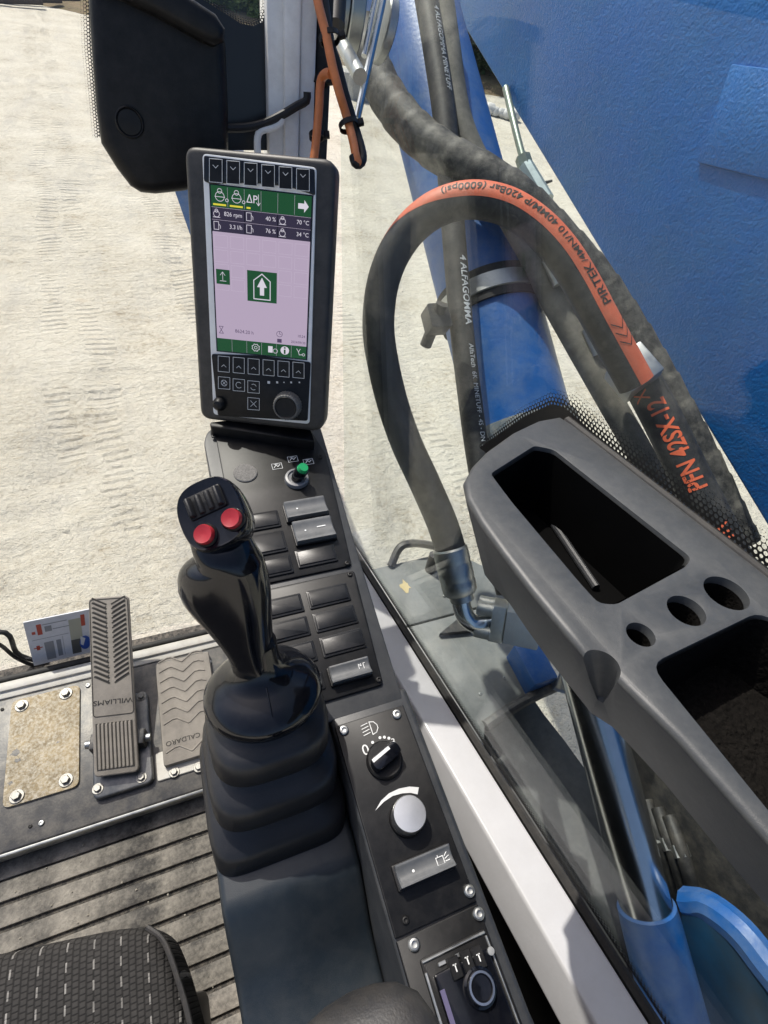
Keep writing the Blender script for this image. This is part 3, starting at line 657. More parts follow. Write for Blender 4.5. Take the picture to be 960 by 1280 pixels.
# clamp block where hoses meet
cb_ = PD(790, 462, .86); cf = Fr(cb_, RC @ V((.75, .55, .2)), RC @ V((-.45, .8, -.2)))
hb = thing('hose_clamp_block', 'square grey steel clamp block gripping the end of the orange striped hose', 'clamp', cb_)
b = B(); b.box(cf, -.030, .030, -.034, .026, -.045, .026, .003); part('block', b, STEEL, hb)
for (u, v, d, r, nm) in ((740, 425, .96, .011, 'bright steel pin between the dusty hose and the grey clamp block'), (690, 338, .95, .010, 'short steel pin beside the clamp strap of the blue cylinder')):
    b = B(); cone(b, PD(u-6, v-14, d), PD(u+8, v+18, d), r, r, 12)
    part('steel_pin', b, STEEL, label=nm, cat='pin', group='steel pins between the hoses', loc=PD(u, v, d))
# grease line with hex fitting
gp = thing('grease_fitting', 'greenish steel rod with a hex fitting hanging beside the boom edge', 'fitting', PD(672, 238, 1.25))
b = B(); tube(b, pxpath([(632, 110, 1.32), (645, 165, 1.28), (655, 203, 1.26)], .02), .0085, 12); GRN = M('olive_steel', (.22, .27, .23), .4, .5, var=.2, vs=30, dust=(DUST, .3, 40)); part('rod', b, GRN, gp)
b = B(); cone(b, PD(653, 196, 1.26), PD(657, 208, 1.26), .0185, .0185, 6); part('hex_nut', b, GRN, gp)
b = B(); p0, p1 = PD(657, 208, 1.26), PD(682, 252, 1.24); cone(b, p0, p1, .019, .021, 8); part('fitting_body', b, M('fitting_steel', (.36, .43, .43), .4, .6, var=.2, vs=30), gp)
b = B(); cone(b, PD(676, 230, 1.25), PD(690, 226, 1.25), .005, .003, 8); part('grease_nipple', b, DKSTEEL, gp)
# blue outrigger glimpsed beside the display
og = thing('outrigger_leg', 'blue steel outrigger leg on the sand, mostly hidden behind the display', 'outrigger', PD(330, 470, 2.6))
oa, ob_ = PD(245, 150, 2.2), PZ(318, 430, GZ+.05); ax = (ob_-oa); of = Fr(oa, D(1000, 640)-D(0, 640), ax.cross(D(1000, 640)-D(0, 640)))
b = B(); wv = 47/FPX*2.2; b.rings([[oa+of.x*sx_*wv*s_+of.y*sy_*.1 for sx_, sy_ in ((-1, -1), (1, -1), (1, 1), (-1, 1))] for s_, oa in ((1.0, oa), (1.25, ob_))]); part('leg_beam', b, BLUEC, og)
b = B(); b.box(Fr(ob_, (1, 0, 0), (0, 1, 0)), -.22, .22, -.22, .22, -.05, .03, .01); part('foot_pad', b, BLUEC, og)

# ================================================================ THE CAB
# ---------------------------------------------------------------- planes
WS = Fr((0, .635, .055), (1, 0, 0), (0, .215, 1))           # windscreen; local z faces the cab (-Y)
GD = V((-.095, 1, 0)).normalized()
RG = Fr((.26, .85, 0), -GD, (0, 0, 1))                     # right window; local x towards rear
if RG.z.x > 0: pass
def RGz(u, v, c=0): return RG.w(*RG.px(u, v, c), c)
def strip_mesh(name, fr, inner, outer, c, mat, parent, n=120):
    """printed band between two polylines of a glass plane"""
    def rs(pl, k):
        L = [0.]
        for i in range(1, len(pl)): L.append(L[-1]+(V(pl[i])-V(pl[i-1])).length)
        out = []
        for j in range(k+1):
            x = L[-1]*j/k; i = 1
            while i < len(L)-1 and L[i] < x: i += 1
            t = (x-L[i-1])/max(1e-9, L[i]-L[i-1]); out.append((V(pl[i-1]).lerp(V(pl[i]), t), x))
        return out
    A, O = rs(inner, n), rs(outer, n); me = bpy.data.meshes.new(name); off = BASE[parent]
    vs, fs, uv, fd = [], [], [], []
    for (a, s), (o, s2) in zip(A, O):
        vs += [fr.w(a.x, a.y, c)-off, fr.w(o.x, o.y, c)-off]; wd = (o-a).length; uv += [(s, 0), (s, wd)]; fd += [(0, 0), (1, 0)]
    fs = [(2*i, 2*i+2, 2*i+3, 2*i+1) for i in range(n)]
    me.from_pydata(vs, [], fs); l1 = me.uv_layers.new(name='uv'); l2 = me.uv_layers.new(name='fade')
    for lp in me.loops: l1.data[lp.index].uv = uv[lp.vertex_index]; l2.data[lp.index].uv = fd[lp.vertex_index]
    me.materials.append(mat); me.update(); o = bpy.data.objects.new(name, me); COL.objects.link(o); o.parent = parent; BASE[o] = off; return o
FR_SOLID = M('frit_black', (.005, .005, .006), .3)
FR1 = mat_frit('frit_dots', .0032, .28, .62); FR2 = mat_frit('frit_dots_tray', .0042, .20, .60); FR3 = mat_frit('frit_comb', .0046, .05, .58)

# ---------------------------------------------------------------- floor, mat
b = B(); b.box(WORLD, -1.0, .30, -.9, .66, -.06, -.004, 0); part('cab_floor', b, MATG, kind='structure', label='dark dusty floor under the rubber mat')
mt = thing('floor_mat', 'ribbed grey rubber floor mat covered in dust', 'floor mat', (-.35, 0, 0))
ys = [PZ(128, 1057, .004).y, PZ(128, 1087.5, .004).y, PZ(128, 1119, .004).y, PZ(128, 1150, .004).y]
pitch = (ys[0]-ys[3])/3
b = B(); b.box(WORLD, -1.0, .02, -.9, .30, -.003, .0005, 0); part('mat_base', b, MATG, mt)
rib = B(); rib.box(WORLD, -.5, .5, -pitch/2+.0035, pitch/2-.0035, 0, .006, .0018, 2); rib = mesh_of(rib, 'rib', MAT_)
for k in range(24):
    y = ys[0]+pitch*.5-pitch*k
    if y+pitch/2 > .300: y = .300-pitch/2
    inst('rib', rib, WORLD, mt, -.49+random.uniform(-.002, .002), y, .0006)
# loose grit on the mat
GRIT = M('grit', (.33, .30, .25), .9, var=.3, vs=80)
rnd = random.Random(11); b = B()
for i in range(220):
    p = V((-.55+.47*rnd.random(), -.12+.40*rnd.random(), .007)); r = .0006+.0016*rnd.random()**3
    b2 = bmesh.new(); bmesh.ops.create_icosphere(b2, subdivisions=1, radius=r)
    for v in b2.verts: v.co = p+v.co*(1+.4*noise.noise(v.co*900+p*50))
    b._merge(b2)
part('grit', b, GRIT, kind='stuff', label='loose grit and sand grains scattered on the rubber mat', cat='grit')

# ---------------------------------------------------------------- pedal plate
PZ0 = .05
pp = thing('pedal_plate', 'dark worn steel pedal plate with a bright edge across the cab front', 'plate', (-.4, .45, 0))
fp = Fr((0, 0, PZ0), (1, 0, 0), (0, 1, 0)); yb = PZ(128, 1027, PZ0).y; yf = PZ(130, 843, PZ0).y
b = B(); b.box(fp, -1.0, .0, yb, yf, -.05, 0, .004, 3); part('plate', b, DKSTEEL, pp)
b = B(); b.box(Fr((0, yb, PZ0-.006), (1, 0, 0), (0, 0, 1)), -1.0, .0, -.022, .004, -.0005, .004, .002, 2); part('edge_trim', b, STEEL, pp)
for u, v in ((52, 1029), (3, 887), (110, 857), (262, 828), (38, 1033)):
    a_, b_ = fp.px(u, v); inst('screw', SCREW_S if u in (38, 3) else SCREW_L, fp, pp, a_, b_, .0005)
Z1 = lambda x, y: (x/3.2, 720+y/3.2)
# cover plate with four bolts
cv = thing('cover_plate', 'cream dusty steel cover plate with four hex bolts left of the accelerator', 'plate', PZ(52, 935, PZ0))
q = fp.rect([Z1(42, 495), Z1(312, 442), Z1(325, 838), Z1(15, 930)], .004)
b = B(); b.box(fp, q[0], q[1], q[2], q[3], .0, .005, .0012, 2, .012); part('plate', b, CREAM, cv)
rnd = random.Random(4)
for (cx_, cy_, r_) in ((62, 705, .010), (70, 738, .006), (40, 828, .005), (232, 665, .0035)):
    A_, C_ = fp.px(*Z1(cx_, cy_), .005); b = B(); b.flat(fp, [(A_+r_*(.4+.8*rnd.random())*cos(k*.45), C_+r_*.7*(.4+.8*rnd.random())*sin(k*.45)) for k in range(14)], .0053); part('bare_patch', b, DKSTEEL, cv)
for x, y in ((85, 517), (262, 468), (262, 815), (65, 880)):
    a_, b_ = fp.px(*Z1(x, y), .008); inst('bolt', BOLT, fp, cv, a_, b_, .0048, x*.1)

# ---------------------------------------------------------------- accelerator pedal
ac = thing('accelerator_pedal', 'tall grey rubber accelerator pedal with chevron tread on a bolted base', 'pedal', PZ(150, 960, PZ0))
q = fp.rect([Z1(385, 500), Z1(600, 468), Z1(610, 845), Z1(357, 890)], .01)
b = B(); b.box(fp, q[0], q[1], q[2], q[3], 0, .014, .004, 3, .014); base = part('base_plate', b, M('black_enamel', (.10, .108, .118), .30, .5, var=.2, vs=30, dust=((.35, .32, .28), .45, 30)), ac)
for x, y in ((565, 480), (390, 850), (565, 805)):
    a_, b_ = fp.px(*Z1(x, y), .016); inst('bolt', BOLT_S, fp, base, a_, b_, .0135, x)
heel = (PZ(*Z1(375, 808), .085)+PZ(*Z1(555, 783), .085))/2; hw = (PZ(*Z1(375, 808), .085)-PZ(*Z1(555, 783), .085)).length/2
# toe height chosen so the pad keeps its width
best = min(((abs((PZ(*Z1(352, 92), z)-PZ(*Z1(514, 72), z)).length/2-hw), z) for z in [.06+.005*i for i in range(40)]))[1]
best = max(best, .15)
toe = (PZ(*Z1(352, 92), best)+PZ(*Z1(514, 72), best))/2
pf_ = Fr(heel, PZ(*Z1(555, 783), .085)-PZ(*Z1(375, 808), .085), toe-heel); PL = (toe-heel).dot(pf_.y)
pf_.o = heel; tx_ = (toe-heel).dot(pf_.x)
b = B(); b.prism(pf_, round_poly([(-hw, 0), (hw, 0), (tx_+hw, PL), (tx_-hw, PL)], .009), -.010, 0, .003, 3, bevbot=True); pad = part('pad', b, PEDAL, ac)
skx = lambda a, t: (a*hw+tx_*t, t*PL)
b = B()                                            # flat dark strips painting the shade in the gaps between tread bars
for k in range(17):
    t0 = .50+.029*k
    for sgn in (-1, 1):
        b.stroke(pf_, [skx(sgn*.14, t0-.012), skx(sgn*.80, t0+.03)], .0032, .0006)
for k in range(10):
    a = -.80+1.6*k/9; b.stroke(pf_, [skx(a, .035), skx(a, .27)], .0034, .0006)
part('tread_gap_shade', b, PEDALD, pad, kind='stuff')
p0, p1 = V(skx(.16, .5)), V(skx(.80, .542)); bl = (p1-p0).length
bb_ = B(); bb_.box(WORLD, 0, bl, -.0017, .0017, 0, .0022, .0006, 1); bar_me = mesh_of(bb_, 'tread_bar', PEDAL)
for k in range(16):
    t0 = .514+.029*k
    for sgn in (-1, 1):
        p0, p1 = V(skx(sgn*.16, t0-.012)), V(skx(sgn*.80, t0+.03)); inst('tread_bar', bar_me, pf_, pad, p0.x, p0.y, 0, math.atan2(p1.y-p0.y, p1.x-p0.x))
bb_ = B(); bb_.box(WORLD, -.0021, .0021, 0, PL*.235, 0, .0022, .0007, 1); bar2 = mesh_of(bb_, 'heel_bar', PEDAL)
for k in range(9):
    a, c = skx(-.80+1.6*(k+.5)/9, .035); inst('heel_bar', bar2, pf_, pad, a, c, 0, -math.atan2(tx_, PL))
b = B(); rim = round_poly([skx(-.93, .31), skx(.93, .31), skx(.93, .985), skx(-.93, .985)], .006); b.stroke(pf_, rim, .0015, .0007, True); part('pad_rim', b, PEDALD, pad)
b = B(); b.text(pf_.at(*skx(0, .385), .0007, pi), "WILLIAMS", .012, 0, 'CENTER', 1.25); part('embossed_lettering', b, INK, pad)
b = B(); c0 = pf_.w(*skx(0, .18), -.016)
b.box(Fr(c0, pf_.x, (0, 1, 0)), -hw*1.25, hw*1.28, -.014, .014, -.045, .006, .003); part('pivot_bracket', b, DKSTEEL, ac)
b = B(); cone(b, c0-pf_.x*hw*1.5-V((0, 0, .008)), c0+pf_.x*hw*1.5-V((0, 0, .008)), .007, .007, 14); part('pivot_pin', b, STEEL, ac)
b = B(); cone(b, c0+pf_.y*.06-V((0, 0, .02)), V((c0.x, c0.y+.13, PZ0+.012)), .008, .008, 10); part('return_spring', b, DKSTEEL, ac)

# ---------------------------------------------------------------- rubber foot rest pad
fr_ = thing('foot_rest_pad', 'grey rubber foot rest pad with zigzag tread, half hidden behind the joystick', 'foot rest', PZ(230, 900, PZ0))
q = fp.rect([Z1(625, 690), Z1(850, 660), Z1(850, 755), Z1(625, 822)], .004)
b = B(); b.box(fp, q[0], q[1]+.03, q[2], q[3], 0, .004, .001, 1, .004); part('backing_plate', b, SILLW, fr_)
q2 = fp.rect([Z1(634, 338), Z1(838, 308), Z1(838, 722), Z1(638, 752)], .016)
b = B(); b.box(fp, q2[0], q2[1]+.012, q2[2], q2[3], .004, .017, .003, 2, .005); pd2 = part('rubber_pad', b, PEDAL, fr_)
W2 = q2[1]-q2[0]; H2 = q2[3]-q2[2]; 
for k in range(9):
    zz = B()
    y = q2[2]+H2*(.12+.105*k) if k > 0 else q2[2]+H2*.07
    if k == 1: continue
    P = [(q2[0]+W2*x, y+H2*d) for x, d in ((.06, .02), (.24, .05), (.33, .05), (.55, -.025), (.78, .05), (.9, .05), (1.0, .03))]
    for dy in (0,): zz.stroke(fp, P, .0030, .0173)
    for i in range(len(P)-1):
        p0, p1 = V(P[i]), V(P[i+1]); d = (p1-p0).normalized(); nn = V((-d.y, d.x))*.0014; o2 = V((0, .0032)); zz.prism(fp, [tuple(x) for x in (p0-nn+o2, p1-nn+o2, p1+nn+o2, p0+nn+o2)], .017, .0190, .0005, 1)
    part('zigzag_rib', zz, PEDAL, pd2)
b = B(); b.text(fp.at(*fp.px(229, 924, .017), .0176, pi), "CALDARO", .0125, 0, 'CENTER', 1.05); part('embossed_lettering', b, PEDALD, pd2)
for x, y in ((697, 785), (795, 765)):
    a_, b_ = fp.px(*Z1(x, y), .004); inst('screw', BOLT_S, fp, fr_, a_, b_, .004)

# ---------------------------------------------------------------- front sill, windscreen
si = thing('front_sill', 'off white steel sill with a black rubber seal along the foot of the windscreen', 'sill', (-.4, .62, 0))
ysl = PZ(130, 823, .056).y
b = B(); b.box(WORLD, -1.0, .20, yf+.001, ysl, 0, .050, .003, 2); part('sill_bar', b, SILLW, si)
b = B(); b.box(WORLD, -1.0, .20, yf+.014, ysl, .050, .056, .002, 2); part('sill_step', b, SILLW, si)
b = B(); b.box(WORLD, -1.0, .20, ysl+.0005, ysl+.012, .03, .060, .004, 2); part('seal', b, SEAL, si)
ws = thing('windscreen', 'clear windscreen glass in front of the pedals with black dotted borders', 'windscreen', (-.4, .665, .08))
b = B(); b.box(WS, -1.0, .205, .0, 1.35, -.008, -.003, 0); part('glass_pane', b, GLASSF, ws)
def wpx(*pts): return [WS.px(u, v) for u, v in pts]
notch = wpx((225, -20), (262, 5), (285, 19), (302, 30), (318, 33), (329, 27), (334, 12), (336, -20))
blk = wpx((336, -20), (352, -20), (352, 188), (268, 188), (262, 20), (225, -18))
b = B(); b.flat(WS, notch+blk[1:], -.0022); part('black_border', b, FR_SOLID, ws)
ninn = wpx((225, -30), (262, -6), (285, 8), (303, 18), (315, 20), (321, 14), (324, 4), (325, -20))
strip_mesh('dotted_border', WS, notch, ninn, -.0020, FR1, ws)
strip_mesh('dotted_border', WS, wpx((114, -10), (116, 60), (121, 120), (125, 172)), wpx((96, -10), (99, 60), (106, 120), (114, 172)), -.0020, FR1, ws)
# instruction sticker on the windscreen foot
Z7 = lambda x, y: (x/6.857, 740+y/6.857)
st = thing('instruction_sticker', 'white instruction sticker with red pictograms low on the windscreen beside the accelerator', 'sticker', WS.w(*WS.px(72, 800), 0))
cn = [V(WS.px(*Z7(*p))) for p in ((198, 262), (800, 140), (830, 505), (292, 632))]
def sxy(u, v): return tuple((cn[0]*(1-u)+cn[1]*u)*(1-v)+(cn[3]*(1-u)+cn[2]*u)*v)
b = B(); b.prism(WS, [sxy(0, 1), sxy(1, 1), sxy(1, 0), sxy(0, 0)], -.002, .0004, 0); part('sheet', b, M('sticker_paper', (.78, .78, .80), .5, var=.08, vs=60), st)
def patch(nm, col, polys, c=.0007):
    b = B()
    for pl in polys: b.flat(WS, [sxy(*p) for p in pl], c)
    return part(nm, b, M('print_'+nm, col, .5), st)
R_ = lambda u0, v0, u1, v1: [(u0, v0), (u1, v0), (u1, v1), (u0, v1)]
patch('red_pictogram', (.55, .08, .05), [R_(.16, .10, .23, .33), R_(.08, .24, .13, .30), R_(.80, .08, .86, .33), R_(.10, .56, .15, .66), R_(.06, .60, .19, .62)])
patch('grey_pictogram', (.30, .31, .33), [R_(.27, .17, .37, .29), R_(.22, .52, .36, .93), R_(.40, .52, .47, .90), R_(.24, .12, .60, .135), R_(.38, .25, .62, .265), R_(.06, .42, .60, .43), R_(.5, .46, .505, .9)])
patch('yellow_pictogram', (.50, .49, .38), [R_(.62, .14, .80, .60)])
patch('dark_pictogram', (.11, .11, .10), [R_(.62, .60, .76, .93)], .0009)
patch('blue_pictogram', (.03, .10, .42), [[(.83+.085*cos(a*.35), .72+.16*sin(a*.35)) for a in range(18)]], .0010)
patch('white_pictogram', (.75, .75, .75), [[(.77, .55), (.84, .62), (.80, .78), (.76, .74)]], .0013)
for i, pts in enumerate([[(-20, 795), (0, 790), (12, 795), (20, 815), (32, 822), (52, 828)], [(-20, 802), (0, 806), (20, 822), (45, 832), (60, 826)]]):
    b = B(); tube(b, Path([WS.w(*WS.px(u, v, -.03), -.03) for u, v in pts], .01), .005-.001*i, 10)
    part('washer_tube', b, RUB, label=('thin black washer tube curling up beside the instruction sticker', 'thicker black washer tube lying flat under the instruction sticker')[i], cat='tube', loc=WS.w(*WS.px(45, 830, -.03), -.03))

# ---------------------------------------------------------------- wiper motor cover
wc = thing('wiper_motor_cover', 'large black plastic wiper motor cover beside the white pillar', 'cover', WS.w(*WS.px(200, 200), .01))
WC = 0.045
def wq(*pts, c=WC): return [WS.px(u, v, c) for u, v in pts]
out = wq((108, -40), (111, 20), (115, 80), (120, 140), (126, 180), (146, 212), (163, 234), (176, 242), (195, 244), (232, 240), (268, 230), (287, 205), (287, 140), (284, 60), (281, 36), (268, 17), (238, -4), (200, -40))
out2 = [(a+(.018 if i < 7 else 0), b_) for i, (a, b_) in enumerate(out)]
b = B(); b.prism(WS, out, .002, WC, .014, 4, top=out); part('shell', b, BLK, wc)
blg = wq((118, -40), (120, -12), (150, -2), (200, 22), (250, 50), (268, 58), (280, 52), (282, 36), (270, 17), (238, -4), (200, -40), c=WC+.016)
b = B(); b.prism(WS, blg, .01, WC+.020, .012, 4); part('upper_bulge', b, BLK, wc)
b = B(); a_, b_ = WS.px(162, 153, WC+.003); b.lathe(WS.at(a_, b_, WC), [(.0155, -.004), (.0155, .0015), (.0140, .003), (.0125, .0015), (.012, .0022), (.0001, .003)], 32); part('plug_cap', b, BLK, wc)

# ---------------------------------------------------------------- A pillar
pl = thing('cab_pillar', 'white steel cab pillar between windscreen and right window', 'pillar', (.22, .66, .0))
PLN = -.055
def pil(us, c0, c1, mat, nm, bev=.003):
    """strip of the pillar between two photo columns, extruded from the windscreen plane inwards"""
    b = B(); a0 = WS.px(us[0], 90, c1)[0]; a1 = WS.px(us[1], 90, c1)[0]
    b.prism(WS, [(a0+PLN*1.02, -.05), (a1+PLN*1.02-.012, -.05), (a1-PLN*.33+.004, 1.3), (a0-PLN*.33, 1.3)], c0, c1, bev, 2); return part(nm, b, mat, pl)
pil((336, 358), -.03, .012, PILW, 'pillar_flange'); pil((357, 377), -.03, .020, PILW, 'pillar_face'); pil((376.5, 396), -.03, .014, PILW, 'pillar_side')
ar = WS.px(396, 90, .0)[0]
b = B(); b.prism(WS, [(ar+PLN*1.02-.013, -.05), (ar+PLN*1.02+.008, -.05), (ar+.018-PLN*.33+.004, 1.3), (ar-PLN*.33+.003, 1.3)], -.03, .006, .003, 2); part('pillar_seal', b, SEAL, pl)
b = B(); hk = Path([WS.w(*WS.px(u, v, .03), .03) for u, v in ((322, 195), (322, 172), (327, 163), (340, 160), (350, 155), (352, 148))], .004); tube(b, hk, .0045, 10); part('hook_bracket', b, PILW, pl)
b = B(); tube(b, Path([WS.w(*WS.px(u, v, .03), .03) for u, v in ((270, 160), (300, 160), (325, 156), (350, 145), (372, 132), (383, 126), (384, 115))], .005), .0050, 10)
part('motor_cable', b, RUB, label='thick black cable from the wiper motor cover to the white pillar', cat='cable', loc=WS.w(*WS.px(383, 126, .02), .02))
# orange cables and ties
oc = thing('hanging_cable', 'orange and black cable doubled back and hanging from the pillar', 'cable', PD(445, 200, .64))
b = B(); tube(b, pxpath([(392, -30, .60), (398, 5, .60), (408, 45, .605), (415, 80, .61), (424, 115, .62), (433, 145, .64), (441, 175, .64), (446, 200, .64), (449, 203, .645), (450, 195, .65), (444, 170, .652), (436, 150, .652)], .004), .0052, 12); part('orange_cable', b, CABO, oc)
b = B(); tube(b, pxpath([(402, -20, .615), (412, 50, .62), (421, 80, .625), (430, 115, .635), (442, 155, .65), (451, 185, .65), (453, 199, .648), (449, 205, .645), (444, 203, .642), (442, 195, .641)], .004), .0058, 12); part('black_cable', b, RUB, oc)
pc = thing('pillar_cable', 'orange cable clipped along the edge of the white pillar', 'cable', PD(394, 195, .66))
b = B(); tube(b, pxpath([(414, 92, .615), (408, 92, .625), (402, 98, .635), (400, 110, .64), (399, 130, .645), (397, 155, .65), (394, 185, .655), (390, 215, .66)], .004), .0052, 12); part('orange_cable', b, CABO, pc)
def tie(par, u, v, d, ang, r=.0085):
    p = PD(u, v, d); ax = RC @ V((cos(ang), sin(ang), .1)); t = ax.orthogonal(); f = Fr(p, t, ax.cross(t)); b = B()
    b.lathe(f, [(r, -.003), (r+.0015, -.003), (r+.0015, .003), (r, .003)], 18, False, False)
    q = RC @ V((sin(ang), -cos(ang), 0)); b.box(Fr(p+q*(r+.002), q, RC @ V((0, 0, 1))), -.002, .006, -.003, .003, -.0035, .0035, .0008); part('cable_tie', b, BLK, par)
tie(oc, 412, 48, .612, radians(105), .011); tie(oc, 436, 157, .645, radians(105), .011); tie(pc, 400, 103, .665, radians(95)); tie(pc, 396, 170, .665, radians(95))
# wiper drive outside the glass
wd_ = thing('wiper_drive', 'bare steel wiper spindle and links outside the glass by the pillar', 'wiper', PD(440, 40, .80))
b = B(); b.box(Fr(PD(386, 14, .66), RC @ V((1, 0, 0)), RC @ V((0, 1, 0))), -.018, .018, -.028, .05, -.02, .02, .005); part('switch_block', b, BLK, wd_)
b = B(); cone(b, PD(424, -30, .74), PD(420, 32, .74), .0125, .0125, 20); part('black_tube', b, RUB, wd_)
f = Fr(PD(440, 15, .82), RC @ V((.3, 0, 1)), RC @ V((0, 1, 0)))
b = B(); b.lathe(f, [(.055, -.012), (.057, -.010), (.057, .008), (.055, .010)], 40); b.lathe(f, [(.050, .012), (.05, .028), (.048, .03)], 40); part('drive_disc', b, STEEL, wd_)
f2 = Fr(PD(478, 36, .86), RC @ V((.5, 0, 1)), RC @ V((0, 1, 0))); b = B(); b.lathe(f2, [(.045, -.008), (.047, -.006), (.047, .006), (.045, .008)], 36); part('drive_disc', b, STEEL, wd_)
b = B(); cone(b, PD(428, 55, .80), PD(450, 96, .75), .0105, .0105, 24); part('spindle', b, STEEL, wd_)
for (p0, p1, r) in (((484, -25), (446, 150), .0055), ((474, -25), (455, 70), .0045)):
    b = B(); cone(b, PD(*p0, .80), PD(*p1, .80), r, r, 10); part('link_rod', b, CHROME, wd_)

# ---------------------------------------------------------------- right window, rail
rw = thing('right_window', 'clear right side window glass above the white rail, reflecting the cab', 'window', RG.w(.4, .3, 0))
sm = [RG.px(u, v) for u, v in ((455, 700), (540, 836), (680, 1044), (830, 1280))]
m_ = (sm[3][1]-sm[0][1])/(sm[3][0]-sm[0][0])
def seam(a): return sm[0][1]+m_*(a-sm[0][0])
aF, aR = .02, 1.5
b = B(); b.prism(RG, [(.30, seam(.30)), (aR, seam(aR)), (aR, 1.5), (-.06, 1.5), (.16, seam(.16))] if False else [(.17, seam(.17)), (aR, seam(aR)), (aR, 1.5), (-.11, 1.5)], -.006, -.001, 0); part('glass_pane', b, GLASSM, rw)
sgn = 1 if RG.z.x < 0 else -1                      # which side of RG is the cab
IN = .0006*sgn if sgn > 0 else -.0066
strip_mesh('dotted_border', RG, [(a, seam(a)+.004) for a in (.17, .6, aR)], [(a, seam(a)+.022) for a in (.17, .6, aR)], IN, FR3, rw, 60)
tr_in = [RG.px(u, v) for u, v in ((600, 560), (655, 522), (690, 506), (706, 510), (740, 540), (800, 588), (870, 642), (960, 712), (1040, 775))]
tr_out = [RG.px(u, v) for u, v in ((600, 553), (645, 512), (688, 486), (722, 488), (772, 528), (838, 575), (900, 620), (985, 682), (1060, 735))]
strip_mesh('dotted_border', RG, tr_in, tr_out, IN, FR2, rw, 90)
tr_s = [RG.px(u, v) for u, v in ((620, 575), (700, 530), (960, 745), (1040, 810))]
b = B(); b.flat(RG, tr_in+tr_s[::-1], IN-.0001); part('black_border', b, FR_SOLID, rw)
# rail: seam line on the glass, top face towards the cab, inner face down
rail = thing('window_rail', 'white painted steel rail along the foot of the right window', 'rail', RG.w(.6, .1, 0))
sdv = (RG.w(aR, seam(aR))-RG.w(.17, seam(.17))).normalized()
tf = Fr(RG.w(sm[1][0], sm[1][1]), sdv, sdv.cross(V((1, 0, 0))).cross(sdv))
tfz = Fr(tf.o, sdv, V((1, 0, 0)))
if tfz.z.z < 0: tfz = Fr(tf.o, sdv, V((-1, 0, 0)))
wA = tfz.px(585, 996)[1]; wB = tfz.px(700, 1208)[1]; rwid = (wA+wB)/2
s0_ = -.38; s1_ = 1.0; sg = 1 if rwid > 0 else -1
lo = abs(rwid)
b = B(); sec = Fr(tfz.w(s0_, 0, 0), tfz.y*sg, V((0, 0, 1)) if True else None)
prof = round_poly([(.0, -.055), (lo+.020, -.055), (lo+.001, -.003), (lo*.97, 0), (.012, 0.001), (.010, -.01), (.0, -.012)], [.0, .006, .007, .004, .002, 0, 0], 4)
def railw(p, t): return tfz.o+sdv*t+(tfz.y*sg)*p[0]+V((0, 0, 1))*p[1]
b.rings([[railw(p, t) for p in prof] for t in (s0_, -.1, .2, .5, s1_)]); part('rail_beam', b, RAILW, rail)
b = B(); prs = [(.0, -.010), (.0096, -.008), (.0096, .002), (.004, .006), (.0, .006)]
b.rings([[railw(p, t) for p in prs] for t in (s0_, s1_)]); part('rail_seal', b, SEAL, rail)
b = B(); b.prism(RG, [(.0, -.05), (aR, -.05), (aR, seam(aR)-.15), (.17, seam(.17)-.15), (.0, seam(.17)-.15)], -.02*sgn, .0, 0); part('side_wall', b, VOID, kind='structure', label='inner cab wall painted black as the shade in the gap below the white rail')  # wall blackened so the gap stays dark even in sun

# ---------------------------------------------------------------- storage tray on the window
ta, tb = RGz(705, 515), RGz(960, 710)
TF = Fr(ta, (1, 0, 0), -(tb-ta)-V((1, 0, 0))*(-(tb-ta)).dot(V((1, 0, 0))))       # x right, y forward, z up
tray = thing('storage_tray', 'grey plastic storage tray with open pockets fixed to the right window', 'tray', TF.w(-.06, -.15, -.09))
tq = lambda u, v, c=0.: TF.px(u, v, c)
def gx(bb): # right edge follows the glass, kept 3 mm inside
    y = TF.w(0, bb).y; return (.26+.095*(.85-y))-ta.x-.004
outl = [tq(*p) for p in ((700, 518), (672, 523), (640, 538), (606, 562), (588, 580), (577, 600), (581, 622), (598, 652), (625, 690), (660, 736), (700, 785), (735, 826), (768, 846), (850, 928), (960, 1053))]
yl = outl[-1]; lft = [(yl[0]+.012, yl[1]-.08), (yl[0]+.03, yl[1]-.22)]
rgt = [(gx(b_), b_) for b_ in (lft[-1][1], -.2, -.1, -.02)]
top = outl+lft+rgt
cen = V((gx(-.1), -.15))
def shrink(p, i):
    q_ = V(p); 
    if i < len(outl)+len(lft): 
        wgt = 1.0
        return (q_.x+(.036 if i > 6 else (.0, .004, .008, .012, .016, .022, .030)[i]), q_.y-(.03 if i < 5 else max(0, .03-.006*(i-5))))
    return (q_.x, q_.y)
bot = [shrink(p, i) for i, p in enumerate(top)]
b = B(); b.prism(TF, bot, -.078, 0, .006, 4, top=top)
tb_ = part('tray_body', b, TRAYM, tray)
def cutter(fn):
    b = B(); fn(b); o = bpy.data.objects.new('cut', mesh_of(b, 'cut', TRAYM, 0, BASE[tray])); COL.objects.link(o); o.location = BASE[tray]; return o
pk = [tq(*p) for p in ((613, 592), (668, 557), (692, 562), (864, 697), (858, 708), (770, 756), (748, 754), (726, 730), (640, 628))]
pk = round_poly(pk[::-1], .004, 3)
def area(p): return sum(p[i][0]*p[(i+1) % len(p)][1]-p[(i+1) % len(p)][0]*p[i][1] for i in range(len(p)))
if area(pk) < 0: pk = pk[::-1]
fl_ = round_poly([tq(*p) for p in ((808, 832), (950, 764), (1010, 800), (1150, 900), (1150, 1252), (959, 1019))], .010, 4)
if area(fl_) < 0: fl_ = fl_[::-1]
fl2 = []
for p in fl_: fl2.append((min(p[0], gx(p[1])-.012), max(p[1], -.33)))
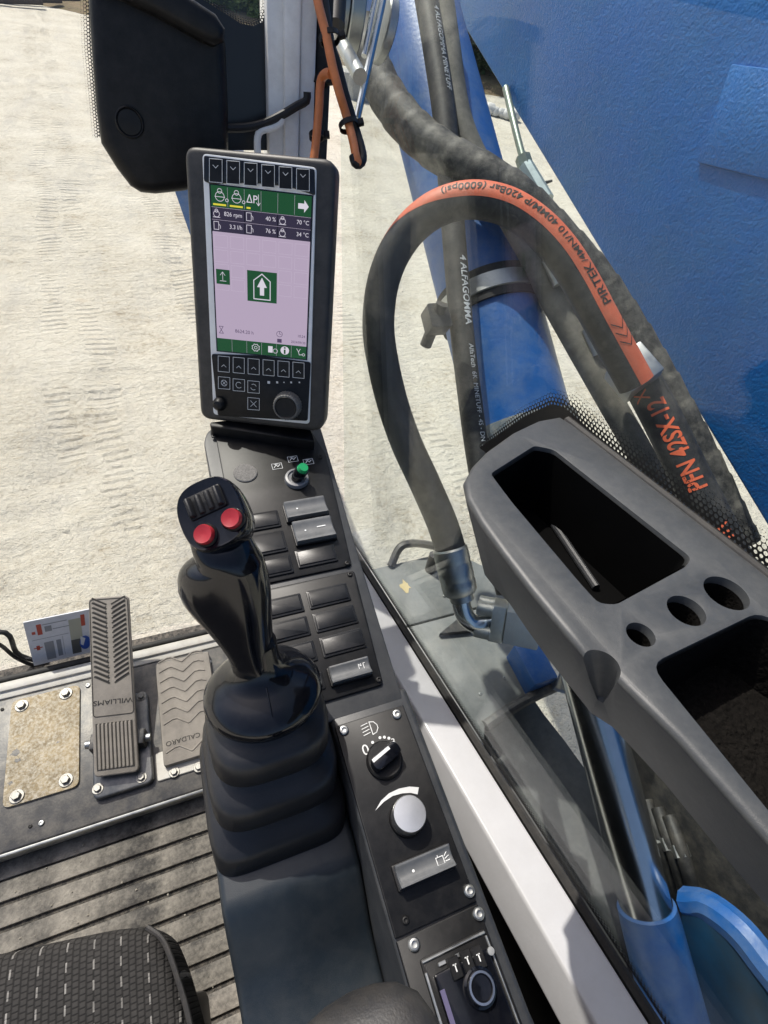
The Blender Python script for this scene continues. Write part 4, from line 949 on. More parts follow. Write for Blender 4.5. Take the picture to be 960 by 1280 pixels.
cxf = sum(p[0] for p in fl2)/len(fl2); flb = [(p[0]+(.028 if p[0] < cxf else -.004), p[1]) for p in fl2]
hl = [(tq(801, 793), 18), (tq(858, 763), 23.5), (tq(908, 741), 27)]
cuts = [lambda b: b.prism(TF, pk, -.066, .02), lambda b: b.prism(TF, flb, -.050, .004, top=fl2)]
hr = [r/FPX*depth(TF.w(*c)) for c, r in hl]
cuts += [(lambda b, c=c, r=r: b.lathe(TF.at(c[0], c[1], -.03), [(r, 0), (r, .06)], 36)) for (c, _), r in zip(hl, hr)]
nc = tq(751, 833)
def notchf(b): cone(b, TF.w(nc[0]+.0215, nc[1], -.047), TF.w(nc[0]-.0045, nc[1], .010), .0020, .0118, 40)
cuts.append(notchf)
cobs = [cutter(f) for f in cuts]
for c in cobs:
    m = tb_.modifiers.new('bool', 'BOOLEAN'); m.operation = 'DIFFERENCE'; m.object = c; m.solver = 'EXACT'
bv = tb_.modifiers.new('bev', 'BEVEL'); bv.width = .0012; bv.segments = 2; bv.limit_method = 'ANGLE'; bv.angle_limit = radians(50)
dg = bpy.context.evaluated_depsgraph_get(); dg.update()
nm = bpy.data.meshes.new_from_object(tb_.evaluated_get(dg)); tb_.modifiers.clear(); tb_.data = nm; nm.name = 'tray_body'
nm.polygons.foreach_set('use_smooth', [True]*len(nm.polygons)); nm.set_sharp_from_angle(angle=radians(38))
for c in cobs: bpy.data.objects.remove(c)
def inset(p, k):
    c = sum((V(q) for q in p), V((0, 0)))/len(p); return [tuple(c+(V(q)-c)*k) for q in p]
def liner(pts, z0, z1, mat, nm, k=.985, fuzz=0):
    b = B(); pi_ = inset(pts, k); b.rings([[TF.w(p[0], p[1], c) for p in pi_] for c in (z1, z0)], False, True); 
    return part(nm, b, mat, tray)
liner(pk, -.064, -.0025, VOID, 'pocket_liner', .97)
b = B(); p0, p1 = V(tq(745, 735, -.062)), V(tq(700, 668, -.062)); tube(b, Path([TF.w(p0.x, p0.y, -.0615), TF.w(p1.x, p1.y, -.0615), TF.w(*(p1+(p1-p0)*.5), -.0615)], .004, TF.z), .0032, 10); part('pocket_ridge', b, BODY, tray)
for (c, _), r in zip(hl, hr):
    b = B(); b.lathe(TF.at(c[0], c[1], -.028), [(r*.97, .022), (r*.96, .001), (.0001, 0)], 30, False, False); part('cup_liner', b, FLEECE, tray)
# fleece lining: noisy floor and walls
def fleece():
    bt_, bb_ = [], []
    for i in range(len(fl2)):
        n = max(1, int((V(fl2[(i+1) % len(fl2)])-V(fl2[i])).length/.002))
        for k in range(n):
            bt_.append(V(fl2[i]).lerp(V(fl2[(i+1) % len(fl2)]), k/n)); bb_.append(V(flb[i]).lerp(V(flb[(i+1) % len(flb)]), k/n))
    C_ = sum(bb_, V((0, 0)))/len(bb_); prof = [(.97, -.002), (.97, -.010), (.965, -.020), (.96, -.030), (.955, -.040), (.945, -.046)]+[(.94-.02*j, -.0485) for j in range(46)]
    vs = []
    for i, (k, z) in enumerate(prof):
        row = []
        for p, q in zip(bt_, bb_):
            a = p.lerp(q, -z/.05); a = C_+(a-C_)*k; wv = TF.w(a.x, a.y, z); nn = noise.noise(wv*260)*.0016+noise.noise(wv*700)*.0009
            row.append(TF.w(a.x+(nn if i < 6 else 0), a.y, z+abs(nn)*(1.2 if i > 4 else .2)))
        vs.append(row)
    b = B(); b.rings(vs, False, True); return b
part('fleece_lining', fleece(), FLEECE, tray)
b = B(); rs = Path([V((gx(y)+ta.x+.0005, TF.w(0, y).y, TF.w(0, y).z-.004)) for y in (-.01, -.05, -.12, -.2, -.3, -.45)], .02, V((0, 0, 1))); tube(b, rs, .0055, 10); part('edge_seal', b, SEAL, tray)

# ================================================================ CONSOLE
con = thing('control_console', 'long black right hand control console with switches, rotary knobs and radio', 'console', (.08, .2, 0))
UP = Fr((0, .16, .620), (1, 0, 0), (0, .39, .035))          # upper switch panels
LOW = Fr((0, 0, .620), (1, 0, 0), (0, 1, 0))               # lower panels
Z3 = lambda x, y: (240+x/3.3667, 510+y/3.3667)
Z5 = lambda x, y: (400+x/3.0464, 860+y/3.0464)
Z6 = lambda x, y: (480+x/4.364, 1120+y/4.364)
# body
uo = [UP.px(*Z3(*p), -.004) for p in ((32, 60), (40, 45), (530, 60), (545, 95), (690, 600), (808, 1010))]
b = B(); ur = [(.010, .0), (uo[5][0]+.001, .0), (uo[4][0]+.001, uo[4][1]), (uo[3][0], uo[3][1]), (uo[2][0], uo[2][1]+.01), (uo[0][0]+.01, uo[2][1]+.012), (uo[0][0], uo[2][1]-.01)]
b.prism(UP, round_poly(ur, [.002, .003, .05, .008, .008, .02, .02], 4), -.16, -.003, .006, 3); part('upper_body', b, BODY, con)
rx = max(LOW.px(*Z5(330, 60))[0], LOW.px(*Z5(640, 830))[0]); rx2 = LOW.px(672, 1270)[0]
b = B(); b.box(LOW, .074, (rx+rx2)/2, -.62, .172, -.60, -.003, .005, 3); part('lower_body', b, BODY, con)
b = B(); b.box(WORLD, .015, .135, .10, .50, .0, .50, .01); part('pedestal', b, BODY, con)
# speaker-like end cap under the display (bracket foot)
b = B(); bq = [UP.px(*Z3(*p)) for p in ((75, 75), (500, 95), (500, 160), (75, 105))]
b.prism(UP, round_poly([(bq[0][0], bq[3][1]-.004), (bq[1][0]-.004, bq[2][1]-.008), (bq[1][0]-.004, uo[2][1]+.004), (bq[0][0], uo[2][1]+.004)], .004), -.003, .016, .004, 2); part('display_foot', b, BLK, con)
def pan(nm, fr, pts, c0=-.003, c1=0., bev=.0012, rad=.004, mat=PANEL):
    q = [fr.px(*p) for p in pts]; q = [q[3], q[2], q[1], q[0]]; b = B(); b.prism(fr, round_poly(q, rad, 3), c0, c1, bev, 2); return part(nm, b, mat, con)
aL = .022
lo1 = UP.px(*Z3(668, 668)); lo1b = UP.px(*Z3(330, 735)); tr1 = UP.px(*Z3(555, 195)); 
g1 = (lo1[1]+lo1b[1])/2+.001; g2 = (UP.px(*Z3(674, 690))[1]+UP.px(*Z3(332, 748))[1])/2-.001
e2 = UP.px(*Z3(800, 1160)); bt = (UP.px(*Z3(800, 1165))[1]+UP.px(*Z3(580, 1228))[1])/2
b = B(); b.prism(UP, round_poly([(aL, g1), (lo1[0]+.002, g1), (tr1[0]+.003, tr1[1]), (UP.px(*Z3(505, 110))[0], uo[2][1]-.014), (aL+.004, uo[2][1]-.006)], .003, 3), -.003, 0, .0012, 2); p1_ = part('switch_panel', b, PANEL, con)
b = B(); b.prism(UP, round_poly([(aL+.006, bt), (e2[0]+.001, bt), (lo1[0]+.0025, g2), (aL, g2)], .004, 3), -.003, 0.0005, .0012, 2); p2_ = part('switch_panel', b, PANEL, con)
for z, pr in (((92, 122), p1_), ((495, 140), p1_), ((540, 208), p1_), ((653, 655), p1_), ((664, 702), p2_), ((785, 1145), p2_)):
    a_, b_ = UP.px(*Z3(*z)); inst('screw', SCREW_S, UP, pr, a_, b_, .0006)
# blanking plates and rockers
def blank(rect, par):
    a0, a1, b0, b1 = rect; b = B(); b.box(UP, a0, a1, b0, b1, 0, .0022, .0008, 2, .0015); o = part('blanking_plate', b, BLANK, par)
    b = B(); m = .0022; b.box(UP, a0+m, a1-m, b0+m*1.2, b1-m*1.2, .0021, .0036, .0009, 2, .001); part('raised_face', b, BLANK, o)
def rocker(fr, rect, par, dot=True, line=False, h=.010, icon=None):
    a0, a1, b0, b1 = rect; b = B(); b.box(fr, a0-.001, a1+.001, b0-.001, b1+.001, 0, .004, .001, 2, .0015); o = part('rocker_switch', b, BLK, par)
    b = B(); n = 12; R = []                 # saddle shaped cap, higher at both ends
    for i in range(n+1):
        t = i/n; y = b0+.0005+(b1-b0-.001)*t; z = h*(.92+.35*(2*t-1)**2) - (.0012 if i in (0, n) else 0)
        R.append([fr.w(a0+.0004, y, .0035), fr.w(a0+.0004, y, z-.001), fr.w(a0+.0016, y, z), fr.w(a1-.0016, y, z), fr.w(a1-.0004, y, z-.001), fr.w(a1-.0004, y, .0035)])
    b.rings(R, True, True, True); part('rocker_cap', b, M('rocker_grey', (.10, .105, .108), .35, var=.15, vs=60, dust=((.3, .3, .3), .15, 80)), o)
    b = B(); mid = (b0+b1)/2; zc = h*.93+.0006
    if dot: b.flat(fr, circ(a0+(a1-a0)*.28, mid, .0011, 12), zc)
    if line: b.flat(fr, [(a0+(a1-a0)*.58, mid+.0012), (a0+(a1-a0)*.80, mid+.0012), (a0+(a1-a0)*.80, mid+.0026), (a0+(a1-a0)*.58, mid+.0026)], zc)
    if icon:
        A = a0+(a1-a0)*.80
        for s_ in icon: b.stroke(fr, [(A+x*.006, mid+y*.006) for x, y in s_], .0006, zc+.0001)
    part('switch_print', b, WHITEP, o); return o
# right column of the upper panel
hgt = .004
r1 = UP.rect([Z3(388, 405), Z3(555, 365), Z3(575, 435), Z3(400, 470)], .009); r2 = UP.rect([Z3(422, 480), Z3(590, 455), Z3(605, 545), Z3(435, 560)], .009)
r3 = UP.rect([Z3(430, 590), Z3(600, 575), Z3(622, 640), Z3(445, 672)], .003)
rr = [UP.rect([Z3(475, 770), Z3(640, 735), Z3(662, 805), Z3(495, 850)], .003), UP.rect([Z3(495, 865), Z3(660, 830), Z3(690, 910), Z3(515, 942)], .003), UP.rect([Z3(525, 965), Z3(690, 930), Z3(715, 1015), Z3(540, 1050)], .003)]
r4 = UP.rect([Z3(555, 1095), Z3(740, 1045), Z3(760, 1112), Z3(575, 1168)], .009)
# snap the columns
ac0 = sum(r[0] for r in [r3]+rr+[r1, r2])/6; ac1 = sum(r[1] for r in [r3]+rr+[r1, r2])/6
snap = lambda r: (ac0, ac1, r[2], r[3])
rocker(UP, (r1[0], r1[1], r1[2], r1[3]), p1_, True); rocker(UP, (r2[0], r2[1], r2[2], r2[3]), p1_, True, True)
blank(snap(r3), p1_)
for r in rr: blank(snap(r), p2_)
rk3 = rocker(UP, (ac0, r4[1], r4[2], r4[3]), p2_, False, icon=[[(-.6, -.3), (-.6, .5), (-.2, .1), (-.2, .5)], [(.2, -.4), (.2, .5), (.5, .5)]])
lc1 = ac0-.006; lc0 = lc1-(ac1-ac0)
for r in (r1, r2, r3): blank((lc0, lc1, r[2]-.003, r[3]-.003), p1_)
for r in rr: blank((lc0, lc1, r[2], r[3]), p2_)
blank((lc0, lc1, r4[2], r4[3]), p2_)
# round vent disc
a_, b_ = UP.px(*Z3(225, 275)); b = B(); b.lathe(UP.at(a_, b_), [(.0145, 0), (.0145, .0012), (.0135, .002), (.0001, .0026)], 40); part('buzzer_disc', b, M('speckled_grille', (.20, .19, .175), .8, var=.55, vs=700, bump=.6, bs=800), con)
# toggle lever with green tip
a_, b_ = UP.px(*Z3(441, 296), .003); b = B(); b.lathe(UP.at(a_, b_), [(.0150, 0), (.0152, .003), (.0142, .0055), (.0115, .006), (.0105, .004), (.0001, .003)], 40); tg = part('selector_ring', b, M('grey_ring', (.20, .20, .205), .4, var=.1, vs=50), con)
tp = PD(*Z3(470, 248), depth(UP.w(a_, b_))-.022); bs_ = UP.w(a_, b_, .003)
b = B(); cone(b, bs_, bs_.lerp(tp, .80), .0075, .0085, 20); part('selector_stem', b, GLOSS, tg)
b = B(); cone(b, bs_.lerp(tp, .78), tp, .0070, .0058, 20); part('selector_tip', b, GREEN, tg)
b = B()
for i, (x, y) in enumerate(((358, 245), (424, 215), (490, 226))):
    A, Bq = UP.px(*Z3(x, y), .0004); f_ = UP.at(A, Bq, .0006); b.stroke(f_, [(-.0062, -.0045), (.0062, -.0045), (.0062, .0045), (-.0062, .0045)], .0006, 0, True)
    b.stroke(f_, [(-.004, -.002), (-.001, .002), (.001, -.001), (.004, .002)], .0010, .0001); b.stroke(f_, [(-.003, .003), (.002, .003)], .0008, .0002)
part('selector_print', b, WHITEP, con)

# lower panels
lp_ = [LOW.px(*Z5(*p)) for p in ((75, 132), (302, 76), (607, 800), (315, 940))]
pa0 = .076; pa1 = (lp_[1][0]+lp_[2][0])/2+.001; pb1 = (lp_[0][1]+lp_[1][1])/2; pb0 = (LOW.px(*Z5(605, 817))[1]+LOW.px(*Z5(315, 945))[1])/2+.0008
b = B(); b.box(LOW, pa0, pa1, pb0, pb1, -.003, 0, .001, 2, .001); lpn = part('knob_panel', b, PANEL, con)
b = B(); b.box(LOW, pa0, pa1, pb0-.30, pb0-.0016, -.003, 0, .001, 2, .001); lpr = part('radio_panel', b, PANEL, con)
for z, pr in (((90, 162), lpn), ((291, 101), lpn), ((567, 773), lpn), ((325, 885), lpn), ((603, 860), lpr), ((357, 976), lpr)):
    a_, b_ = LOW.px(*Z5(*z)); inst('screw', SCREW_L if z != (325, 885) else SCREW_S, LOW, lpr if pr is lpr else lpn, max(a_, pa0+.005), b_, .0002)
# light icon and scale print
b = B(); a_, b_ = LOW.px(*Z5(190, 155)); f_ = LOW.at(a_, b_, .0006)
for k in range(4): b.stroke(f_, [(-.0075, -.0045+.003*k), (-.001, -.0035+.003*k)], .0007)
b.stroke(f_, [(.001, -.006), (.001, .006), (.005, .005), (.0075, .0015), (.0075, -.0015), (.005, -.005), (.001, -.006)], .0007)
a_, b_ = LOW.px(*Z5(174, 238)); b.text(LOW.at(a_, b_, .0006), "0", .0135); 
a_, b_ = LOW.px(*Z5(280, 206)); b.text(LOW.at(a_, b_, .0006), "3", .0085)
for x, y in ((200, 208), (228, 190), (245, 188), (262, 192)): a_, b_ = LOW.px(*Z5(x, y)); b.flat(LOW, circ(a_, b_, .0014, 10), .0006)
part('scale_print', b, WHITEP, lpn)
# rotary light switch
a_, b_ = LOW.px(*Z5(246, 272), .004); f_ = LOW.at(a_, b_, 0, radians(20)); b = B(); b.lathe(f_, [(.0165, 0), (.0165, .004), (.0150, .006), (.0145, .006)], 36); rk = part('light_knob', b, BLK, con)
b = B(); b.prism(f_, round_poly([(-.0145, -.0065), (.0145, -.0065), (.0145, .0065), (-.0145, .0065)], .006, 4), .005, .017, .0015, 2); part('knob_grip', b, GLOSS, rk)
b = B(); b.flat(f_, [(-.0130, .0020), (.006, .0020), (.006, .0050), (-.0130, .0050)], .0173); part('knob_pointer', b, WHITEP, rk)
# dimmer wedge + silver knob
kc = LOW.px(*Z5(342, 478), .018); kr = 65/3.0464/FPX*depth(LOW.w(*kc, .018)); kf = LOW.at(kc[0], kc[1])
b = B(); P_, Q_ = [], []
wz = [LOW.px(*Z5(*p)) for p in ((210, 468), (232, 430), (262, 402), (300, 384), (340, 376), (376, 379))]; wi = [LOW.px(*Z5(*p)) for p in ((212, 466), (243, 434), (276, 412), (312, 402), (345, 400), (371, 406))]
for i in range(5): b.flat(LOW, [wi[i], wi[i+1], wz[i+1], wz[i]], .0007)
part('dimmer_print', b, M('silver_print', (.62, .63, .62), .35, .3), lpn)
b = B(); b.lathe(kf, [(kr*1.06, 0), (kr*1.06, .006), (kr*1.0, .007)], 40); kn = part('dimmer_knob', b, BLK, con)
b = B(); b.lathe(kf, [(kr*1.0, .006), (kr*1.0, .017), (kr*.95, .0185), (.0001, .0187)], 56); part('knob_cap', b, BRUSH, kn)
# work light rocker
rq = LOW.rect([Z5(278, 680), Z5(480, 592), Z5(525, 672), Z5(312, 772)], .010)
rocker(LOW, rq, lpn, True, False, .012, [[(-.8, -.6), (-.8, .3), (.2, .3), (.2, -.6), (-.8, -.6)], [(-.5, .3), (-.5, .8), (0, .8)], [(.4, .2), (.9, .6)], [(.4, -.1), (1.0, .1)], [(.4, -.4), (1.0, -.4)]])
# radio
rf = LOW.rect([Z6(200, 345), Z6(545, 185), Z6(800, 640), Z6(300, 730)], .002)
ry1 = (LOW.px(*Z6(200, 345))[1]+LOW.px(*Z6(540, 180))[1])/2; rx0 = LOW.px(*Z6(215, 430))[0]; rx1 = LOW.px(*Z6(600, 330))[0]
rad = part('radio_surround', B().box(LOW, rx0, rx1, ry1-.20, ry1, 0, .003, .0008, 2, .002), BLK, con)
b = B(); b.box(LOW, rx0+.001, rx1-.001, ry1-.0028, ry1-.001, .003, .0046, .0006, 1); b.box(LOW, rx1-.0022, rx1-.0006, ry1-.19, ry1-.004, .003, .0046, .0005, 1); b.box(LOW, rx0+.0004, rx0+.0024, ry1-.19, ry1-.008, .003, .0046, .0005, 1)
for k in range(2): b.box(LOW, rx0+.012+.014*k, rx0+.018+.014*k, ry1-.0085, ry1-.0060, .003, .0045, .0004, 1)
part('chrome_trim', b, STEEL, rad)
b = B(); b.box(LOW, rx0+.006, rx1-.004, ry1-.19, ry1-.011, .003, .0075, .0012, 2, .002); rfc = part('radio_face', b, GLOSS, rad)
b = B(); b.box(LOW, rx0+.0065, rx0+.0100, ry1-.08, ry1-.020, .0075, .0082, 0); part('display_strip', b, M('lilac_strip', (.10, .09, .16), .3), rfc)
kc2 = LOW.px(*Z6(530, 500), .012); kr2 = 72/4.364/FPX*depth(LOW.w(*kc2, .012)); f_ = LOW.at(kc2[0], kc2[1], .0075)
b = B(); b.lathe(f_, [(kr2*1.25, 0), (kr2*1.25, .002), (kr2*1.08, .003), (kr2*1.05, .006), (kr2*.80, .0065), (kr2*.76, .005), (.0001, .0045)], 48); vk = part('volume_knob', b, GLOSS, rad)
b = B(); b.lathe(f_, [(kr2*.98, .0062), (kr2*.99, .0072), (kr2*.84, .0072), (kr2*.82, .0062)], 48, False, False); part('chrome_ring', b, CHROME, vk)
b2_ = B()
for x, y in ((390, 392), (455, 352), (518, 336)):
    a_, b_ = LOW.px(*Z6(x, y), .008); b = B(); b.box(LOW, a_-.0042, a_+.0042, b_-.0065, b_+.0065, .0074, .0088, .0006, 1, .001); kk = part('radio_key', b, BLK, rfc)
    b = B(); b.stroke(LOW, [(a_, b_-.002), (a_, b_+.002)], .0009, .0091); b.stroke(LOW, [(a_-.0014, b_+.002), (a_+.0010, b_+.002)], .0007, .0091); part('key_print', b, WHITEP, kk)
a_, b_ = LOW.px(*Z6(583, 300), .008); b = B(); b.lathe(LOW.at(a_, b_, .0074), [(.0028, 0), (.0026, .0014), (.0001, .0015)], 16); part('radio_button', b, STEEL, rfc)

# joystick pod (slate, beside the lower panel)
b = B(); prf = round_poly([(.192, .30), (.192, .566), (.052, .566), (.036, .553), (-.008, .512), (-.055, .506), (-.45, .500), (-.45, .0), (.192, .0)], [0, .01, .010, .012, .03, .03, .01, 0, 0], 5)
px0, px1 = -.047, .0735
b.prism(Fr((0, 0, 0), (0, 1, 0), (0, 0, 1)), prf[::-1] if area(prf) < 0 else prf, px0, px1, .006, 3, bevbot=True); pod = part('joystick_pod', b, SLATE, con)

# ================================================================ DISPLAY
MF = Fr((.0985, .580, .8115), (.899, -.431, .073), (.106, .378, .920))
dw, dh = .080, .1455
mon = thing('display_monitor', 'tall black machine display with a lit lilac and green screen', 'monitor', MF.w(0, -dh, -.03))
hs = [MF.px(u, v) for u, v in ((229, 181), (420, 199), (404, 541), (250, 524))]
hp = [(hs[3][0], hs[3][1]), (hs[2][0], hs[2][1]), (hs[1][0], hs[1][1]), (hs[0][0], hs[0][1])]
hr_ = round_poly(hp, [.014, .016, .014, .013], 6)
b = B(); b.prism(MF, hr_, -.036, 0, .006, 4, bevbot=True); part('housing', b, M('display_housing', (.029, .027, .025), .45, var=.12, vs=30, bump=.3, bs=1500, dust=((.25, .23, .2), .14, 40)), mon)
bz = [MF.px(u, v, .001) for u, v in ((253, 192), (396, 209.5), (387, 530), (267, 518))]; bz = [bz[3], bz[2], bz[1], bz[0]]
b = B(); b.prism(MF, round_poly(bz, .005, 5), 0, .0022, .0009, 2); bez = part('bezel_frame', b, M('bezel_silver', (.80, .81, .80), .42, .1, var=.08, vs=40), mon)
Z4 = lambda x, y: (220+x/4.571, 170+y/4.571)
Z4b = lambda x, y: (220+x/4.571, 350+y/4.571)
tk = [MF.px(*Z4(*p), .003) for p in ((160, 112), (792, 190), (795, 340), (640, 290), (480, 272), (340, 268), (200, 275), (160, 258))]
b = B(); b.prism(MF, round_poly(tk[::-1], .002, 3), .0020, .0042, .0008, 2); tkp = part('upper_key_panel', b, GLOSS, bez)
bk = [MF.px(*Z4b(*p), .003) for p in ((203, 422), (480, 432), (770, 470), (752, 805), (240, 775))]
b = B(); b.prism(MF, round_poly(bk[::-1], .003, 3), .0020, .0042, .0008, 2); bkp = part('lower_key_panel', b, PANEL, bez)
SC = [V(MF.px(*q, .003)) for q in (Z4(197, 278), Z4(776, 345), Z4b(742, 452), Z4b(238, 402))]
def su(u, v): return tuple((SC[0]*(1-u)+SC[1]*u)*(1-v)+(SC[3]*(1-u)+SC[2]*u)*v)
sq = lambda u0, v0, u1, v1: [su(u0, v1), su(u1, v1), su(u1, v0), su(u0, v0)]
S0 = .0030
b = B(); b.prism(MF, sq(-.015, -.008, 1.015, 1.008), .0015, .0026, 0); scr = part('screen', b, GLOSS, bez)
def spr(nm, mat, fn): b = B(); fn(b); return part(nm, b, mat, scr, kind='stuff' if nm in ('white_icons', 'dark_text', 'grid_lines') else None)
LIL = EM('screen_lilac', (.50, .40, .53), .62); GRN_ = EM('screen_green', (.006, .085, .014), .5); DRK = EM('screen_dark', (.018, .012, .026), 1.); WHT = EM('screen_white', (.70, .66, .74), .66); LINE = EM('screen_line', (.58, .49, .62), .68); TXT = EM('screen_text', (.05, .03, .07), 1.); YEL = EM('screen_yellow', (.55, .48, .03), .9)
spr('lilac_field', LIL, lambda b: b.flat(MF, sq(0, .255, 1, .915), S0))
def f(b):
    b.flat(MF, sq(0, 0, 1, .117), S0); b.flat(MF, sq(0, .915, 1, 1), S0); b.flat(MF, sq(.35, .462, .665, .652), S0+.0003); b.flat(MF, sq(.02, .475, .165, .565), S0+.0003)
spr('green_bar', GRN_, f)
spr('data_row', DRK, lambda b: [b.flat(MF, sq(c/3+.004, .121+r*.069, (c+1)/3-.004, .185+r*.069), S0) for c in range(3) for r in range(2)])
def f(b):
    for k in range(1, 6):
        for v0, v1 in ((.005, .112), (.918, .998)): b.stroke(MF, [su(k/6, v0), su(k/6, v1)], .0002, S0+.0002)
    for r in range(2): b.stroke(MF, [su(0, .119+.069*r), su(1, .119+.069*r)], .00025, S0+.0002)
    for r in range(4):
        for c in range(6):
            x0, x1, y0, y1 = c/6+.015, (c+1)/6-.015, .275+r*.085, .275+r*.085+.07
            if r in (2, 3) and c in (2, 3): continue
            b.stroke(MF, [su(x0, y0), su(x1, y0), su(x1, y1), su(x0, y1)], .00022, S0+.0002, True)
spr('grid_lines', LINE, f)
def stx(b, t, u, v, size, al='CENTER'):
    p = su(u, v); b.text(MF.at(p[0], p[1], S0+.0005, -.012), t, size, 0, al)
def sstroke(b, pts, w=.0005, closed=False): b.stroke(MF, [su(*p) for p in pts], w, S0+.0005, closed)
def ci(u, v, r, n=14): return [(u+r*cos(2*pi*k/n), v+r*.58*sin(2*pi*k/n)) for k in range(n)]
def f(b):
    for t, u, v in (("826 rpm", .31, .152), ("40 %", .65, .152), ("70 °C", .985, .152), ("3.3 l/h", .31, .221), ("76 %", .65, .221), ("34 °C", .985, .221)): stx(b, t, u, v, .0058, 'RIGHT')
    for c in (0, 1):                                     # seat / engine icons
        u = .09+.167*c; sstroke(b, ci(u, .058, .045), .0005, True); sstroke(b, ci(u, .028, .022), .0005, True); sstroke(b, [(u-.05, .06), (u+.05, .06)]); sstroke(b, ci(u+.07, .075, .014), .0005, True)
    stx(b, "\u0394P", .41, .055, .0105); sstroke(b, [(.475, .025), (.475, .085), (.455, .07)], .0006); sstroke(b, [(.475, .085), (.492, .07)], .0006)
    b.flat(MF, [su(*p) for p in ((.87, .045), (.93, .045), (.93, .025), (.975, .06), (.93, .095), (.93, .075), (.87, .075))], S0+.0005)
    for r in range(2):
        for c in range(3):
            u, v = c/3+.05, .152+.069*r
            if c == 1 or r == 1 and c == 0: sstroke(b, [(u-.03, v-.022), (u+.018, v-.022), (u+.018, v+.022), (u-.03, v+.022)], .0005, True); sstroke(b, [(u+.018, v-.01), (u+.035, v), (u+.035, v+.015)])
            else: sstroke(b, ci(u, v+.004, .03), .0005, True); sstroke(b, ci(u, v-.014, .015), .0005, True); sstroke(b, [(u-.035, v+.022), (u+.035, v+.022)])
    house = [(.42, .635), (.42, .52), (.507, .478), (.595, .52), (.595, .635)]; sstroke(b, house, .0010, True)
    b.flat(MF, [su(*p) for p in ((.485, .61), (.53, .61), (.53, .56), (.56, .56), (.5075, .50), (.455, .56), (.485, .56))], S0+.0005)
    sstroke(b, [(.09, .49), (.09, .54)]); sstroke(b, [(.065, .51), (.09, .49), (.115, .51)]); sstroke(b, [(.06, .545), (.125, .545)])
    g = ci(.435, .955, .045, 16); sstroke(b, [(.435+(q[0]-.435)*(1 if k % 2 else .8), .955+(q[1]-.955)*(1 if k % 2 else .8)) for k, q in enumerate(g)], .0006, True); sstroke(b, ci(.435, .955, .016), .0005, True)
    b.flat(MF, sq(.575, .935, .625, .978), S0+.0005); sstroke(b, ci(.655, .965, .025), .0005, True)
    b.flat(MF, [su(*p) for p in ci(.762, .955, .048, 20)], S0+.0005)
    sstroke(b, [(.895, .935), (.915, .955), (.935, .935)], .0006); sstroke(b, [(.915, .955), (.925, .975), (.96, .972)], .0006); sstroke(b, ci(.972, .972, .014), .0005, True)
spr('white_icons', WHT, f)
def f(b):
    stx(b, "8624.20 h", .31, .858, .0056); stx(b, "10:24", .985, .850, .0042, 'RIGHT'); stx(b, "2024/09/20", .99, .893, .0038, 'RIGHT')
    sstroke(b, [(.03, .835), (.075, .835), (.03, .88), (.075, .88), (.03, .835)], .0006); sstroke(b, ci(.70, .848, .032), .0005, True); sstroke(b, [(.70, .832), (.70, .848), (.72, .848)])
    b.flat(MF, sq(.675, .880, .725, .905), S0+.0004)
spr('dark_text', TXT, f)
spr('yellow_bar', YEL, lambda b: [b.flat(MF, sq(u, .098, u+w_, .108), S0+.0004) for u, w_ in ((.02, .13), (.187, .13), (.355, .04))])
spr('info_mark', GRN_, lambda b: (b.flat(MF, sq(.752, .948, .772, .978), S0+.0009), b.flat(MF, sq(.752, .932, .772, .942), S0+.0009)))
# keys
def key(pts, par, glyph, Zf, depthc=.0062, outline=True):
    q = [MF.px(*Zf(*p), .005) for p in pts]; q = [q[3], q[2], q[1], q[0]]; b = B(); b.prism(MF, round_poly(q, .0008, 2), .0040, .0054, .0004, 1); k = part('soft_key', b, PANEL, par)
    b = B(); b.stroke(MF, q, .0006, .0057, True); c = sum((V(p) for p in q), V((0, 0)))/4; w_ = (V(q[1])-V(q[0])).length
    for g in glyph: b.stroke(MF, [(c.x+x*w_, c.y+y*w_) for x, y in g], .0006, .0058)
    part('key_print', b, WHITEP, k)
up_g = [[(-.2, -.08), (0, .10), (.2, -.08)]]; dn_g = [[(-.2, .10), (0, -.08), (.2, .10)]]
for k in range(6):
    x0 = 192+99.5*k; y0 = 128+11.5*k
    key([(x0, y0), (x0+73, y0+6), (x0+73, y0+140-2*k), (x0, y0+134-2*k)], tkp, [[(x, y+.25) for x, y in g] for g in dn_g], Z4)
    x0 = 242+85.3*k; y0 = 433+7*k
    key([(x0, y0), (x0+64, y0+6), (x0+64, y0+94), (x0, y0+88)], bkp, [[(x, y-.15) for x, y in g] for g in up_g], Z4b)
cg = [[(.25*cos(a*.6), .25*sin(a*.6)) for a in range(11)]]
for (x, y), g in (((276, 588), cg+[[(-.15, -.15), (.15, .15)], [(-.15, .15), (.15, -.15)]]), ((360, 600), [[(.25*cos(a*.6+.8), .25*sin(a*.6+.8)) for a in range(9)]]), ((444, 611), [[(.25*cos(a*.6+.4), .25*sin(a*.6+.4)) for a in range(4)], [(.25*cos(a*.6+3.5), .25*sin(a*.6+3.5)) for a in range(4)]]), ((444, 707), [[(-.25, -.25), (.25, .25)], [(-.25, .25), (.25, -.25)]])):
    key([(x-33, y-37), (x+33, y-31), (x+33, y+36), (x-33, y+31)], bkp, g, Z4b)
b = B()
for x, s_ in ((530, .9), (578, .7), (617, .4), (658, .6), (705, .5)): a_, b_ = MF.px(*Z4b(x, 585), .0045); b.box(MF, a_-.0017*s_, a_+.0017*s_, b_-.0017*s_, b_+.0017*s_, .0042, .0047, 0)
part('status_lamp', b, WHITEP, bkp)
kc = MF.px(*Z4b(633, 722), .010); kr = 80/4.571/FPX*depth(MF.w(*kc, .01)); f_ = MF.at(kc[0], kc[1], .0042)
